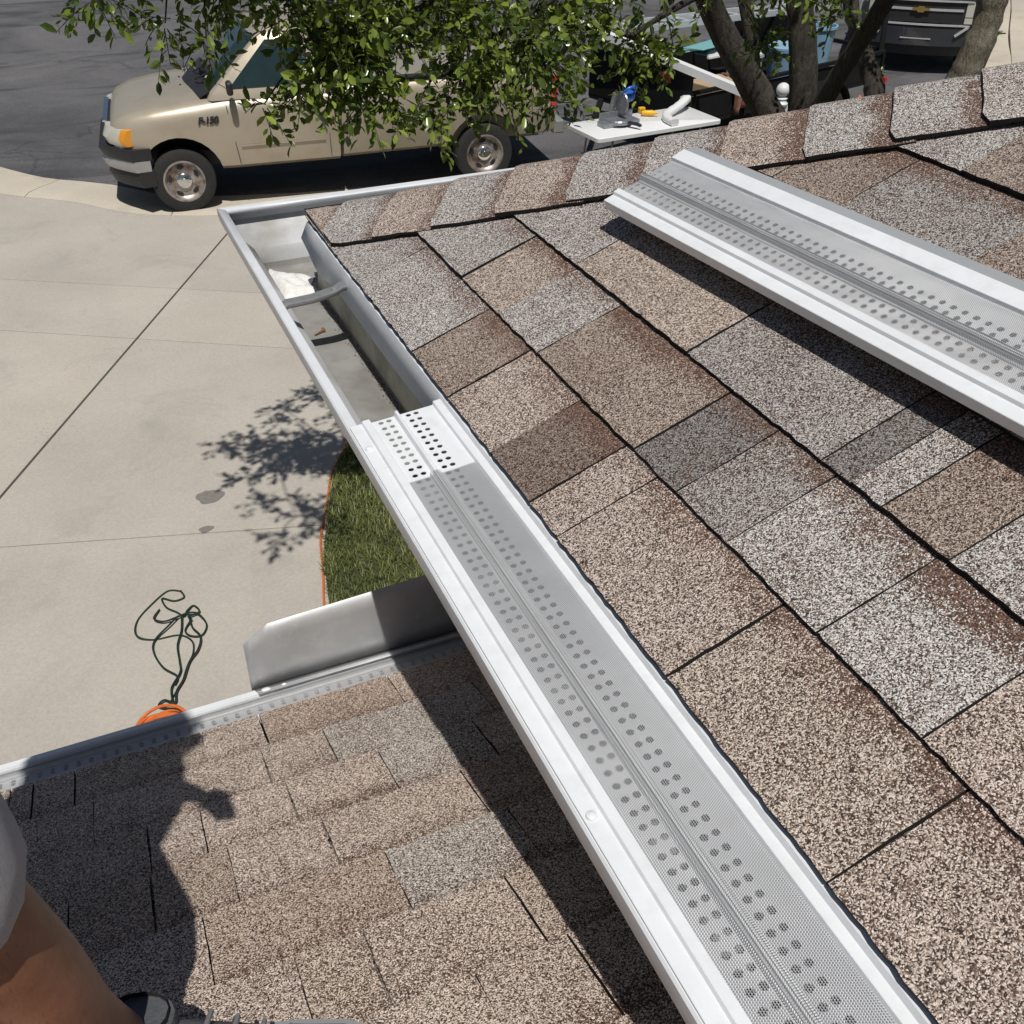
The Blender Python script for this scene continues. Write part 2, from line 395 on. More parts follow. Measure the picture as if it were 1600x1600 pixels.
lines = [((-.95, 6.73), (1.48, 11.18)), ((-.84, 10.86), (1.6, 9.4)), ((-.88, 9.61), (1.44, 8.2)), ((-.97, 6.14), (1.06, 5.52)), ((-3.95, 8.3), (-1.5, 12.8)), ((-.97, 2.9), (1.06, 2.5))]
slabs = [inset(q, .006) for s_ in slabs for q in split(s_, *lines[0])]
for ln in lines[1:]:
    slabs = [q for s_ in slabs for q in split(s_, *ln)]
for s_ in slabs:
    if len(s_) < 3: continue
    MB().poly(inset(s_, .0045), -.055, .03).build('slab', 'drive_concrete', drive, bevel=.004, seg=2)
MB().poly([(-9, -3), (3.2, -3), (3.2, 13), (-9, 23)], -.058, .018).build('joint_filler', 'joint_dirt', drive)
for cx, cy, ra, rb in ((.40, 6.16, .095, .085), (.31, 5.79, .05, .035)):
    n = 22; MB().poly([(cx + math.cos(a) * ra * (1 + .16 * math.sin(3 * a + 1) + random.uniform(-.06, .06)), cy + math.sin(a) * rb * (1 + random.uniform(-.07, .07))) for a in np.linspace(0, 2 * math.pi, n, endpoint=False)], .0302, .0312).build('damp_stain', 'wet_concrete', drive)
# far pavement at the right edge
pv = tag(link('pavement', None, None, (20, 15, 0)), kind='structure')
for i in range(6):
    p, n = kerb_at(cum[-1] - 12.6 + i * 1.9); p2, n2 = kerb_at(cum[-1] - 12.6 + (i + 1) * 1.9 - .02)
    p, p2 = p - n * .02, p2 - n2 * .02
    MB().poly([tuple(p - n * 3.4), tuple(p2 - n2 * 3.4), tuple(p2), tuple(p)], -.05, .055).build('slab', 'kerb_concrete', pv, bevel=.006)
lawn_edge = spline([(.55, .3), (.62, 3.0), (.78, 4.3), (.865, 4.75), (.95, 5.16), (1.05, 5.48), (1.235, 5.98), (1.48, 6.44), (1.9, 7.2), (2.4, 8.2), (2.85, 9.6), (3.1, 11.3)], 6)
lawn_pts = lawn_edge + [(6.5, 11.05), (9.5, 11.2), (12.2, 11.5), (14.6, 12.9), (16.5, 13.0), (16.5, -3), (.55, -3)]
mb = MB(); bm = bmesh.new(); vv = [bm.verts.new((x, y, .05)) for x, y in lawn_pts]; vb = [bm.verts.new((x, y, -.05)) for x, y in lawn_pts]
f = bm.faces.new(vv); [bm.faces.new((vb[i], vb[(i + 1) % len(vb)], vv[(i + 1) % len(vv)], vv[i])) for i in range(len(vv))]
bmesh.ops.triangulate(bm, faces=[f]); bm.verts.index_update()
mb.add([v.co[:] for v in bm.verts], [tuple(v.index for v in q.verts) for q in bm.faces]); bm.free()
tag(mb.build('lawn', 'lawn_soil'), kind='structure')
LE = np.array(lawn_edge)
def lawn_x(y): return np.interp(y, LE[:, 1], LE[:, 0])
def blades(n, x1, y0, y1, hmin, hmax):
    y = rng.uniform(y0, y1, n); x = lawn_x(y) + .0 + rng.uniform(0, 1, n) ** 1.15 * (x1 - lawn_x(y))
    a = rng.uniform(0, 2 * np.pi, n); h = rng.uniform(hmin, hmax, n); lean = rng.uniform(.2, 1.3, n) * h; w = rng.uniform(.0022, .004, n)
    ba = np.stack([x, y, np.full(n, .045)], 1); dx = np.stack([np.cos(a), np.sin(a), 0 * a], 1); px = np.stack([-np.sin(a), np.cos(a), 0 * a], 1)
    up = np.array([0, 0, 1.])
    v0 = ba - px * w[:, None]; v1 = ba + px * w[:, None]; md = ba + dx * (lean * .4)[:, None] + up * (h * .62)[:, None]
    v2 = md + px * (w * .8)[:, None]; v3 = md - px * (w * .8)[:, None]; v4 = ba + dx * lean[:, None] + up * h[:, None]
    V = np.stack([v0, v1, v2, v3, v4], 1).reshape(-1, 3); b0 = np.arange(n) * 5
    patch = .5 + .5 * np.sin(x * 6.1 + 2 * np.sin(y * 3.7)) * np.sin(y * 5.3 + x)
    t = np.clip(.25 + .35 * patch + rng.normal(0, .2, n), 0, 1)
    return V, b0, np.repeat(t, 5)
def raw_mesh(name, V, quads, tris, tint, mat, parent=None, kind=None, origin=(0, 0, 0)):
    me = bpy.data.meshes.new(name); V = V - np.array(origin)
    nq, ntr = len(quads), len(tris); loops = np.concatenate([np.ravel(quads), np.ravel(tris)]).astype(np.int32)
    me.vertices.add(len(V)); me.vertices.foreach_set('co', V.ravel()); me.loops.add(len(loops)); me.loops.foreach_set('vertex_index', loops)
    me.polygons.add(nq + ntr); st = np.concatenate([np.arange(nq) * 4, nq * 4 + np.arange(ntr) * 3]).astype(np.int32); me.polygons.foreach_set('loop_start', st)
    me.polygons.foreach_set('loop_total', np.concatenate([np.full(nq, 4), np.full(ntr, 3)]).astype(np.int32))
    at = me.attributes.new('tint', 'FLOAT', 'POINT'); at.data.foreach_set('value', tint.astype(np.float32))
    me.update(calc_edges=True); me.validate(); me.materials.append(MAT[mat])
    o = link(name, me, parent, origin)
    if kind: o['kind'] = kind
    return o
Va, ba, ta = blades(34000, 2.7, 4.0, 8.0, .025, .06); Vb, bb, tb = blades(26000, 11.5, .5, 10.8, .03, .07)
V = np.concatenate([Va, Vb]); b0 = np.concatenate([ba, bb + len(Va)]); tt = np.concatenate([ta, tb])
gq = np.stack([b0, b0 + 1, b0 + 2, b0 + 3], 1); gt = np.stack([b0 + 3, b0 + 2, b0 + 4], 1)
tag(raw_mesh('grass', V, gq, gt, tt, 'grass_blade'), 'short green lawn grass growing beside the driveway', 'grass', kind='stuff')
# orange cord lying along the lawn edge
ce = [(x - .022 + .008 * math.sin(y * 9), y, .042) for x, y in lawn_edge if 2.5 < y < 6.9]
tag(MB().tube(spline(ce, 3), .0075, 8).build('orange_cable', 'orange_vinyl', smooth=True), 'thin orange cable lying along the curved lawn edge', 'cable')

# ------------------------------------------------------------------ house: walls, roofs, shingles
house = thing('house', (1.2, 0, 0), 'single-storey house with grey-brown shingled hip roof and lower side roof', 'house')
S1 = .43; XE, ZE, YC = .435, -.725, 2.03          # main eave edge (relative to the camera), front corner
S2 = .4167; YE2, ZE2 = 1.33, -1.36                # lower eave edge
XR = 4.3                                          # ridge of the main roof
zr = ZE + S1 * (XR - XE)
wall = MB()
wall.box((3.9, -1.6, 1.58), (6.2, 6.6, 3.16)); wall.build('wall', 'stucco', house)
wall = MB(); wall.box((-1.2, -2.05, 1.17), (4.0, 5.9, 2.34)); wall.build('side_wall', 'stucco', house)
sf = MB(); sf.box((.64, -1.5, H - .905), (.33, 7.0, .014)); sf.box((3.6, 1.86, H - .905), (6.3, .28, .014)); sf.build('soffit', 'soffit_white', house)
fa = MB(); fa.box((.462, -1.5, H - .815), (.02, 7.0, .165)); fa.box((3.6, 2.005, H - .815), (6.3, .02, .165)); fa.build('fascia', 'fascia_paint', house)
d = .012
roof = MB()
cy = YC - (XR - XE)                                # hip meets the ridge here
A, B_, C_, D_ = rel(XE, YC, ZE - d), rel(XE, -6, ZE - d), rel(XR, -6, zr - d), rel(XR, cy, zr - d)
E_, F_, G_ = rel(2 * XR - XE, YC, ZE - d), rel(2 * XR - XE, -6, ZE - d), rel(XR, cy, zr - d)
dn = Vector((0, 0, -.02))
roof.add([A, B_, C_, D_, E_, F_], [(0, 3, 2, 1), (0, 4, 3), (4, 5, 2, 3)], 0)
roof.add([p + dn for p in (A, B_, C_, D_, E_, F_)], [(0, 1, 2, 3), (0, 3, 4), (4, 3, 2, 5)], 1)
roof = roof.build('roof', ['shingle', 'underlayment'], house); roof.color = (.4, .37, .34, .4)
low = MB(); q2 = ZE2 + S2 * 4.5
YD = YE2 - .09; ZD = ZE2 + .09 * S2
low.add([rel(-3.2, YD, ZD - d), rel(.8, YD, ZD - d), rel(.8, YE2 - 4.5, q2 - d), rel(-3.2, YE2 - 4.5, q2 - d)], [(0, 3, 2, 1)], 0)
low.add([rel(-3.2, YD, ZD - d - .02), rel(.8, YD, ZD - d - .02), rel(.8, YE2 - 4.5, q2 - d - .02), rel(-3.2, YE2 - 4.5, q2 - d - .02)], [(0, 1, 2, 3)], 1)
low = low.build('lower_roof', ['shingle', 'underlayment'], house); low.color = (.42, .38, .34, .4)

def shingle(parent, O, U, Vv, Nn, u0, u1, v0, v1, tint, band, clip=None, raise_=0., vtop=.05, name='shingle', rag=.0011, tilt=0.):
    """one exposed tab: butt edge at v0, next course's butt at v1, ragged granule edges, dark cut faces"""
    gap = .0011; ex = v1 - v0
    def jit(a): return random.uniform(-a, a)
    nb = max(4, int((u1 - u0) / .011)); ns = 9
    rim = []
    for i in range(nb + 1): rim.append((u0 + gap + (u1 - u0 - 2 * gap) * i / nb, v0 + jit(rag)))
    wv = [random.uniform(-1, 1) * .0012 for _ in range(2)]
    for i in range(1, ns): t = i / ns; rim.append((u1 - gap + jit(rag * .45) + wv[0] * math.sin(t * 4), v0 + (ex + vtop) * t))
    for i in range(nb // 3, -1, -1): rim.append((u0 + gap + (u1 - u0 - 2 * gap) * i / max(1, nb // 3), v0 + ex + vtop))
    for i in range(ns - 1, 0, -1): t = i / ns; rim.append((u0 + gap + jit(rag * .45) + wv[1] * math.sin(t * 4), v0 + (ex + vtop) * t))
    if clip: rim = clip(rim)
    if len(rim) < 3: return None
    def hgt(u, v):
        t = (v - v0) / ex
        return .0125 + raise_ * max(0, 1 - t) - .0070 * t + tilt * (u - u0)
    top = []; bot = []; uv = []
    for u, v in rim:
        P = O + U * u + Vv * v
        h = hgt(u, v); top.append(P + Nn * (h + jit(.0004))); bot.append(P + Nn * min(h - .001, (.0045 - .0045 * (v - v0) / ex)))
        uv.append((u, (v - v0) / ex))
    n = len(rim); cu, cv = sum(p[0] for p in rim) / n, sum(p[1] for p in rim) / n
    mb = MB(); ctr = O + U * cu + Vv * cv + Nn * hgt(cu, cv)
    mb.add(top + [ctr], [(i, (i + 1) % n, n) for i in range(n)], 0, uv + [(cu, (cv - v0) / ex)])
    mb.add(top + bot, [(i, n + i, n + (i + 1) % n, (i + 1) % n) for i in range(n)], 1)
    o = mb.build(name, ['shingle', 'granule_edge'], parent); o.color = (*tint, band); return o
LG, TN, BR, DG, PK, MG, DB = (.55, .55, .545), (.53, .475, .425), (.41, .355, .315), (.27, .268, .27), (.57, .505, .46), (.44, .435, .43), (.28, .23, .20)
def half_clip(a, b_, c):                               # keep points with a*u+b*v<=c (Sutherland-Hodgman)
    def f(rim):
        out = []
        for i in range(len(rim)):
            p, q = rim[i], rim[(i + 1) % len(rim)]; sp, sq = a * p[0] + b_ * p[1] - c, a * q[0] + b_ * q[1] - c
            if sp <= 0: out.append(p)
            if sp * sq < 0: t = sp / (sp - sq); out.append((p[0] + (q[0] - p[0]) * t, p[1] + (q[1] - p[1]) * t))
        return out
    return f
# main slope: u runs along -Y from the front corner, v climbs along +X
k1 = math.hypot(1, S1); O1 = rel(XE, YC, ZE - .010); U1 = Vector((0, -1, 0)); V1 = Vector((1, 0, S1)) / k1; N1 = Vector((-S1, 0, 1)) / k1
# hip line in this frame: y = YC-(x-XE)  ->  u = v/k1
bnd = [0, .130, .262, .404, .547, .681, .812, .942, 1.074, 1.205, 1.336, 1.467, 1.598, 1.73, 1.86]
yj = {0: [(1.65, LG, .5), (1.365, LG, .5), (1.21, BR, .8), (1.05, PK, .5), (.925, DB, .9), (.848, PK, .3), (.598, PK, .5), (.345, TN, .6), (.12, PK, .5)],
      1: [(1.48, LG, .4), (1.33, TN, .8), (1.185, LG, .4), (.904, BR, .9), (.805, DG, .7), (.70, MG, .8), (.545, LG, .5), (.40, LG, .9), (.2, PK, .5)],
      2: [(1.33, LG, .4), (1.006, TN, .7), (.725, MG, .6), (.676, DG, .7), (.626, LG, .4), (.53, BR, .9), (.36, LG, .4), (.18, BR, .7)],
      4: [(1.25, BR, .6), (1.10, BR, .6), (.86, MG, .7), (.6, BR, .6)],
      5: [(1.15, PK, .6), (1.02, LG, .7), (.76, BR, .7), (.5, LG, .5)]}
pal = [LG, TN, BR, MG, PK, LG, TN, MG, DG]
for k in range(len(bnd) - 1):
    v0, v1 = bnd[k] * k1, bnd[k + 1] * k1
    js = list(yj.get(k, [])); y = js[-1][0] if js else YC - bnd[k] + .02
    if not js: js = []
    while y > -1.0:
        y -= random.choice([.13, .17, .22, .26, .3]); js.append((y, random.choice(pal), random.uniform(.3, .9)))
    prev = YC + .02
    for (yy, tint, bd) in js:
        u0, u1 = YC - prev, YC - yy; prev = yy
        if u1 < v0 / k1 - .02: continue
        fj = random.uniform(.94, 1.06); tint = tuple(c * fj for c in tint)
        shingle(roof, O1, U1, V1, N1, u0, u1, v0, v1, tint, bd, half_clip(-1, 1 / k1, 0.0), random.choice([0, .001, .002]), tilt=random.uniform(-.004, .004))
# front slope just beyond the hip (seen from a step to the side)
O1b = rel(XE, YC, ZE - .010); U1b = Vector((1, 0, 0)); V1b = Vector((0, -1, S1)) / k1; N1b = Vector((0, S1, 1)) / k1
for k in range(6):
    v0, v1 = bnd[k] * k1, bnd[k + 1] * k1; x = bnd[k] - .05
    while x < 3.0:
        w = random.choice([.16, .22, .27, .3])
        shingle(roof, O1b, U1b, V1b, N1b, x, x + w, v0, v1, random.choice(pal), random.uniform(.3, .8), half_clip(-1, 1 / k1, 0.0), rag=.001); x += w
# hip caps: folded plates lapping up the hip
hip = Vector((1, -1, S1)); hl = hip.length; hd = hip / hl
side1 = (N1.cross(hd)).normalized(); side1 = side1 if side1.x * 0 + side1.y < 0 else -side1      # down the main slope
side2 = (N1b.cross(hd)).normalized(); side2 = side2 if side2.x > 0 else -side2
Oh = rel(XE, YC, ZE)
def main_side(w): return (N1.cross(hd)).normalized()
sA = N1.cross(hd).normalized();  sA = -sA if (sA.x > 0) else sA          # goes towards the side eave (-x)
sB = N1b.cross(hd).normalized(); sB = -sB if (sB.y < 0) else sB          # goes towards the front eave (+y)
capt = [-.012, .065, .15, .237, .325, .415, .505, .592, .68, .765, .848, .935, 1.02, 1.105, 1.19, 1.28, 1.37, 1.46]
capc = [PK, LG, PK, LG, PK, LG, LG, PK, LG, LG, (.6, .585, .57), (.6, .585, .57), LG, LG, PK, LG, LG]
for i in range(len(capt) - 1):
    a0, a1 = capt[i] * hl, capt[i + 1] * hl; ex = a1 - a0; wA = .150 + random.uniform(-.0025, .0025); wB = .145
    mb = MB(); cols = 13; rings = []; uvs = []
    rows = [0, .06, .25, .5, .75, 1.0, 1.28]
    for t in rows:
        row = []
        for c in range(cols):
            q = -1 + 2 * c / (cols - 1); w = abs(q)
            ang = min(1, w / .18); s_ = sA if q < 0 else sB; W = wA if q < 0 else wB; n_ = N1 if q < 0 else N1b
            cham = (.018 if i > 8 else .008) * max(0, (w - .84) / .16) if t < .05 else 0
            L = a0 + ex * t + cham + (random.uniform(-.0012, .0012) if t < .05 else 0)
            h = .014 - .006 * t + .001 * math.sin(i * 2.1)
            nn = (n_ * (.5 + .5 * ang) + (N1 + N1b).normalized() * (.5 - .5 * ang)).normalized()
            e = (random.uniform(-.0015, .0015) + .001 * math.sin(7 * t + i) - (.006 if i == 0 and t < .05 else 0)) if w > .99 else 0
            p = Oh + hd * L + s_ * (W * w + e) + nn * h - Vector((0, 0, .004 * (1 - ang)))
            if p.x < XE - .004: p = Vector((XE - .004, p.y, p.z + S1 * (XE - .004 - p.x)))
            if p.y > YC + .004: p = Vector((p.x, YC + .004, p.z + S1 * (p.y - YC - .004)))
            row.append(p); uvs.append((W * q, t))
        rings.append(row)
    n0 = len(rings) * cols; V = [p for r_ in rings for p in r_]
    F = [(r_ * cols + c, r_ * cols + c + 1, (r_ + 1) * cols + c + 1, (r_ + 1) * cols + c) for r_ in range(len(rings) - 1) for c in range(cols - 1)]
    mb.add(V, F, 0, uvs)
    low_ = [V[c] - (N1 if c < cols // 2 else N1b) * .006 for c in range(cols)]
    mb.add(V[:cols] + low_, [(c, cols + c, cols + c + 1, c + 1) for c in range(cols - 1)], 1)
    for c in (0, cols - 1):
        ed = [V[r_ * cols + c] for r_ in range(len(rings))]; lo_ = [p - (N1 if c == 0 else N1b) * (.0075 - .003 * rows[j]) for j, p in enumerate(ed)]
        m_ = len(ed); mb.add(ed + lo_, [(j, j + 1, m_ + j + 1, m_ + j) for j in range(m_ - 1)], 1)
    o = mb.build('hip_cap', ['shingle', 'granule_edge'], roof, smooth=False); o.color = (*capc[i % len(capc)], 1.0 if i > 3 else .8)
# lower slope: u along +X, v climbs along -Y
k2 = math.hypot(1, S2); O2 = rel(0, YE2, ZE2 - .010); U2 = Vector((1, 0, 0)); V2 = Vector((0, -1, S2)) / k2; N2 = Vector((0, S2, 1)) / k2
T2, P2, G2, B2 = (.67, .585, .51), (.70, .615, .55), (.67, .64, .605), (.59, .50, .43)
low_j = {0: [-.32, -.285, -.22, -.011, .09, .33, .52], 1: [-.19, .072, .178, .45], 2: [-.30, -.115, -.038, .09, .24, .40], 3: [-.22, -.116, -.013, .118, .33], 4: [-.30, -.06, .175, .35], 5: [-.2, .03, .11, .29], 6: [-.25, -.06, .2, .31], 7: [-.16, .05, .26]}
low_c = {(0, 3): P2, (1, 2): G2, (2, 4): G2, (2, 3): P2, (3, 2): P2, (4, 2): G2}
bd2 = [0] + [.125 + .1305 * i for i in range(17)]
for k in range(len(bd2) - 1):
    v0, v1 = bd2[k] * k2, bd2[k + 1] * k2; js = list(low_j.get(k, []))
    x = -2.0; xs = []
    stop = js[0] if js else .8
    while x < stop - .12: xs.append(x); x += random.choice([.18, .24, .3, .34])
    xs += js; x = xs[-1]
    while x < .62: x += random.choice([.18, .24, .3]); xs.append(x)
    xs = [q for q in xs if q < .72] + [.79]
    for i in range(len(xs) - 1):
        ji = js.index(xs[i]) if xs[i] in js else -1
        tint = low_c.get((k, ji), random.choice([T2, P2, T2, B2, P2])); fj = random.uniform(.95, 1.05); tint = tuple(c * fj for c in tint)
        shingle(low, O2, U2, V2, N2, xs[i], xs[i + 1], v0, v1, tint, random.uniform(.25, .6), None, random.choice([0, 0, .001]), tilt=random.uniform(-.0015, .0015))
# drip edge: thin angled strip below the shingle edge, wavy near the corner
de = MB(); ys = np.linspace(2.02, -3, 90); top = []; mid = []; bot = []
for y in ys:
    wv = .0006 * math.sin(y * 9) + .006 * math.exp(-((y - 1.9) / .12) ** 2)
    drop = .03 + .014 * max(0, math.sin((y - 1.05) * 3.2)) + (.02 * math.exp(-((y - 1.88) / .07) ** 2))
    top.append(rel(XE + .05, y, ZE + .011)); mid.append(rel(XE - .005, y, ZE - .0095)); bot.append(rel(XE - .019 - wv * .8, y, ZE - .0095 - drop))
n = len(ys); de.add(top + mid + bot, [(i, i + 1, n + i + 1, n + i) for i in range(n - 1)] + [(n + i, n + i + 1, 2 * n + i + 1, 2 * n + i) for i in range(n - 1)])
de.build('drip_edge', 'gutter_white', house, smooth=True, solid=.0012)

# ------------------------------------------------------------------ gutters
ZL = -.76
# profile: (outward distance from the back, height) around the trough, back top -> floor -> ogee face -> lip
prof = [(0.0, -.742), (0.0, -.79), (0.0, -.84), (.001, -.874), (.006, -.88), (.04, -.882), (.08, -.88), (.088, -.874), (.092, -.862), (.094, -.846), (.100, -.832), (.114, -.820), (.130, -.812), (.143, -.802), (.1505, -.790), (.153, -.775), (.153, ZL - .002), (.151, ZL), (.138, ZL), (.1365, ZL - .002), (.1365, ZL - .010)]
XB = .440; YB = 2.018; FS = (2.253 - YB) / .153
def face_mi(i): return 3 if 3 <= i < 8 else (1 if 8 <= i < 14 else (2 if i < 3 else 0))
def side_pt(o, z, y): return rel(XB - o, y, z)
gm = MB(); n = len(prof)
ysec = list(np.linspace(-2.6, 1.9, 24))
rings = [[side_pt(o, z, y) for o, z in prof] for y in ysec] + [[rel(XB - o, YB + o * FS, z) for o, z in prof]]
V = [p for r_ in rings for p in r_]; F = []; M = []
for i in range(len(rings) - 1):
    for j in range(n - 1): F.append((i * n + j, (i + 1) * n + j, (i + 1) * n + j + 1, i * n + j + 1)); M.append(face_mi(j))
gm.add(V, F, M)
sg = thing('rain_gutter', rel(.36, 0, -.88), 'long white aluminium gutter along the side eave, open near the far corner', 'gutter', 'white rain gutters')
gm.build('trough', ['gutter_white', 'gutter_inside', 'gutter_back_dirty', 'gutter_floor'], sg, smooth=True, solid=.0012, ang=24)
gm = MB(); rings = [[rel(XB - o, YB + o * FS, z) for o, z in prof]] + [[rel(x, YB + o * FS, z) for o, z in prof] for x in np.linspace(.5, 4.6, 20)]
V = [p for r_ in rings for p in r_]; gm.add(V, [(i * n + j, (i + 1) * n + j, (i + 1) * n + j + 1, i * n + j + 1) for i in range(len(rings) - 1) for j in range(n - 1)], [face_mi(j) for i in range(len(rings) - 1) for j in range(n - 1)])
fg = thing('rain_gutter', rel(2, 2.13, -.88), 'white aluminium gutter along the far front eave, in front of the tan pickup', 'gutter', 'white rain gutters')
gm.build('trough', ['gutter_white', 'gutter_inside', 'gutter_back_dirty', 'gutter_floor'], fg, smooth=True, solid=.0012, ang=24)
# hanger strap across the open stretch
hg = MB(); hw = .0125; hy = 1.722
hp = [(.304, -.772), (.312, -.766), (.36, -.764), (.40, -.757), (.416, -.750), (.438, -.748)]
for dy, dz in ((-hw, -.004), (-hw * .55, .0015), (-hw * .2, -.0015), (hw * .2, -.0015), (hw * .55, .0015), (hw, -.004)): pass
crs = [(-hw, -.007), (-hw, 0), (-hw * .45, .002), (0, -.001), (hw * .45, .002), (hw, 0), (hw, -.007)]
rings = [[rel(x, hy + a, z + b_) for a, b_ in crs] for x, z in hp]; V = [p for r_ in rings for p in r_]; m_ = len(crs)
hg.add(V, [(i * m_ + j, i * m_ + j + 1, (i + 1) * m_ + j + 1, (i + 1) * m_ + j) for i in range(len(hp) - 1) for j in range(m_ - 1)])
hobj = hg.build('hanger', 'hanger_steel', sg, smooth=True, solid=.0016, ang=60)
MB().lathe([(.0, 0), (.006, 0), (.0055, .003), (.003, .0042), (0, .0045)], rel(.402, hy, -.756), (0, 0, 1), 12).build('screw', 'hanger_steel', hobj, smooth=True)
MB().box(rel(.437, hy, -.752), (.008, .03, .026)).build('clip', 'black_plastic', hobj, bevel=.002)
# sealant smeared over the mitre
sm = MB(); nn_ = 12; G = []
for i in range(nn_ + 1):
    for j in range(nn_ + 1):
        u, v = i / nn_, j / nn_; x = .352 + .082 * u; y = 1.985 + .10 * v + .09 * (1 - u) * (v - .1)
        edge = min(1, 4.2 * min(u, 1 - u, v, 1 - v) + .0)
        G.append(rel(x + .006 * math.sin(9 * v), y + .008 * math.sin(7 * u + 2), -.8795 + edge * (.006 + .012 * (1 - u) + .006 * math.sin(9 * u + 5 * v) * math.sin(11 * v) + random.uniform(-.002, .003))))
sm.add(G, [(i * (nn_ + 1) + j, (i + 1) * (nn_ + 1) + j, (i + 1) * (nn_ + 1) + j + 1, i * (nn_ + 1) + j + 1) for i in range(nn_) for j in range(nn_)])
sm.build('sealant', 'sealant', sg, smooth=True, ang=80)
# grit washed into the back of the trough
gv = []
gr = MB()
for i in range(1500):
    y = random.uniform(.9, 1.98); x = XB - .003 - abs(random.gauss(0, .007)); r_ = random.uniform(.0008, .0017); c = rel(x, y, -.8785 + random.uniform(0, .002))
    gr.add([c + Vector((r_, 0, 0)), c + Vector((-r_ * .6, r_, 0)), c + Vector((-r_ * .6, -r_, 0)), c + Vector((0, 0, r_ * 1.3))], [(0, 1, 3), (1, 2, 3), (2, 0, 3)])
gr.build('washed_grit', 'grit', sg, kind='stuff')
# lower gutter
ll = thing('rain_gutter', rel(-.9, 1.4, -1.55), 'white gutter along the lower roof eave above the driveway', 'gutter', 'white rain gutters')
lp = [(o, z - ZL) for o, z in prof]; YB2 = 1.268; ZL2 = -1.385
gm = MB(); rings = [[rel(x, YB2 + o, ZL2 + z) for o, z in lp] for x in np.linspace(-3.2, .78, 24)]
V = [p for r_ in rings for p in r_]; gm.add(V, [(i * n + j, (i + 1) * n + j, (i + 1) * n + j + 1, i * n + j + 1) for i in range(len(rings) - 1) for j in range(n - 1)], [face_mi(j) for i in range(len(rings) - 1) for j in range(n - 1)])
gm.build('trough', ['gutter_white', 'gutter_inside', 'gutter_back_dirty', 'gutter_floor'], ll, smooth=True, solid=.0012, ang=24)
MB().box(rel(-1.2, YB2 - .012, ZE2 - .115), (4.0, .018, .19)).build('eave_board', 'fascia_paint', house)

# ------------------------------------------------------------------ gutter guards
def guard(name, label, O, A_, B_, Nn, length, W, mesh_from, ribs=True, hook=.012, pitch=.0165, hole=.0041):
    """A_ = along, B_ = across from front to back, Nn = up; W across width"""
    root = thing(name, O + A_ * length * .5 + B_ * W * .5, label, 'gutter guard', 'gutter guards')
    k = W / .146
    def P(a, o, h): return O + A_ * a + B_ * (o * k) + Nn * h
    strips = [((0, -hook), (0, .0015)), ((0, .0015), (.0165, .0015)), ((.0165, .0015), (.0185, .0055)), ((.0185, .0055), (.028, .0055)), ((.028, .0055), (.0305, -.001)), ((.0305, -.001), (.0365, -.0015)), ((.0365, -.0015), (.0595, -.0015)), ((.0595, -.0015), (.064, -.0015)),
              ((.064, -.0015), (.0665, .0065)), ((.0665, .0065), (.0695, .0065)), ((.0695, .0065), (.073, -.0015)), ((.073, -.0015), (.077, -.0015)), ((.077, -.0015), (.100, -.0015)), ((.100, -.0015), (.122, -.0015)), ((.122, -.0015), (.1235, .0045)), ((.1235, .0045), (.146, .0055)), ((.146, .0055), (.149, .0005))]
    pan = MB(); na = int(length / pitch)
    for (o0, h0), (o1, h1) in strips:
        if (o0, o1) in ((.0365, .0595), (.077, .100)):
            for i in range(na):
                for r_ in range(2):
                    a0 = i * pitch; a1 = a0 + pitch; w0 = o0 + (o1 - o0) * r_ / 2; w1 = o0 + (o1 - o0) * (r_ + 1) / 2
                    ca, cw = (a0 + a1) / 2, (w0 + w1) / 2; hm = h0
                    outr = [(a0, w0), (ca, w0), (a1, w0), (a1, cw), (a1, w1), (ca, w1), (a0, w1), (a0, cw)]
                    inn = [(ca + hole * math.cos(q), cw + hole * math.sin(q) / k) for q in [-3 * math.pi / 4 + math.pi / 4 * j for j in range(8)]]
                    pan.add([P(a, w, hm) for a, w in outr + inn], [(j, (j + 1) % 8, 8 + (j + 1) % 8, 8 + j) for j in range(8)])
            pan.add([P(na * pitch, o0, h0), P(length, o0, h0), P(length, o1, h1), P(na * pitch, o1, h1)], [(0, 1, 2, 3)])
        else:
            pan.add([P(0, o0, h0), P(length, o0, h0), P(length, o1, h1), P(0, o1, h1)], [(0, 1, 2, 3)])
    pan.build('panel', 'white_aluminium', root, solid=.0009)
    hm = MB(); hm.add([P(.002, .1465, .0035), P(length, .1465, .0035), P(length, .1625, .0025), P(.002, .1625, .0025)], [(0, 1, 2, 3)]); hm.build('rear_hem', 'hem_grey', root, solid=.001)
    if mesh_from is not None:
        ms = MB(); pts = [(.0292, .0012), (.036, .0008), (.058, .0008)]
        if ribs:
            for c in (.0605, .064, .0675, .071): pts += [(c - .0009, .0075), (c, .0098), (c + .0009, .0075)]
        pts += [(.076, .0012), (.09, .0008), (.112, .001), (.1215, .0013)]
        L0 = mesh_from; nseg = max(2, int((length - L0) / .05)); V = []; uv = []
        for i in range(nseg + 1):
            a = L0 + (length - L0) * i / nseg
            for o, h in pts: V.append(P(a, o, h + .0004 * math.sin(a * 60 + o * 90))); uv.append((a, o * k))
        m_ = len(pts); ms.add(V, [(i * m_ + j, i * m_ + j + 1, (i + 1) * m_ + j + 1, (i + 1) * m_ + j) for i in range(nseg) for j in range(m_ - 1)], 0, uv)
        ms.build('mesh_screen', 'mesh', root)
    return root
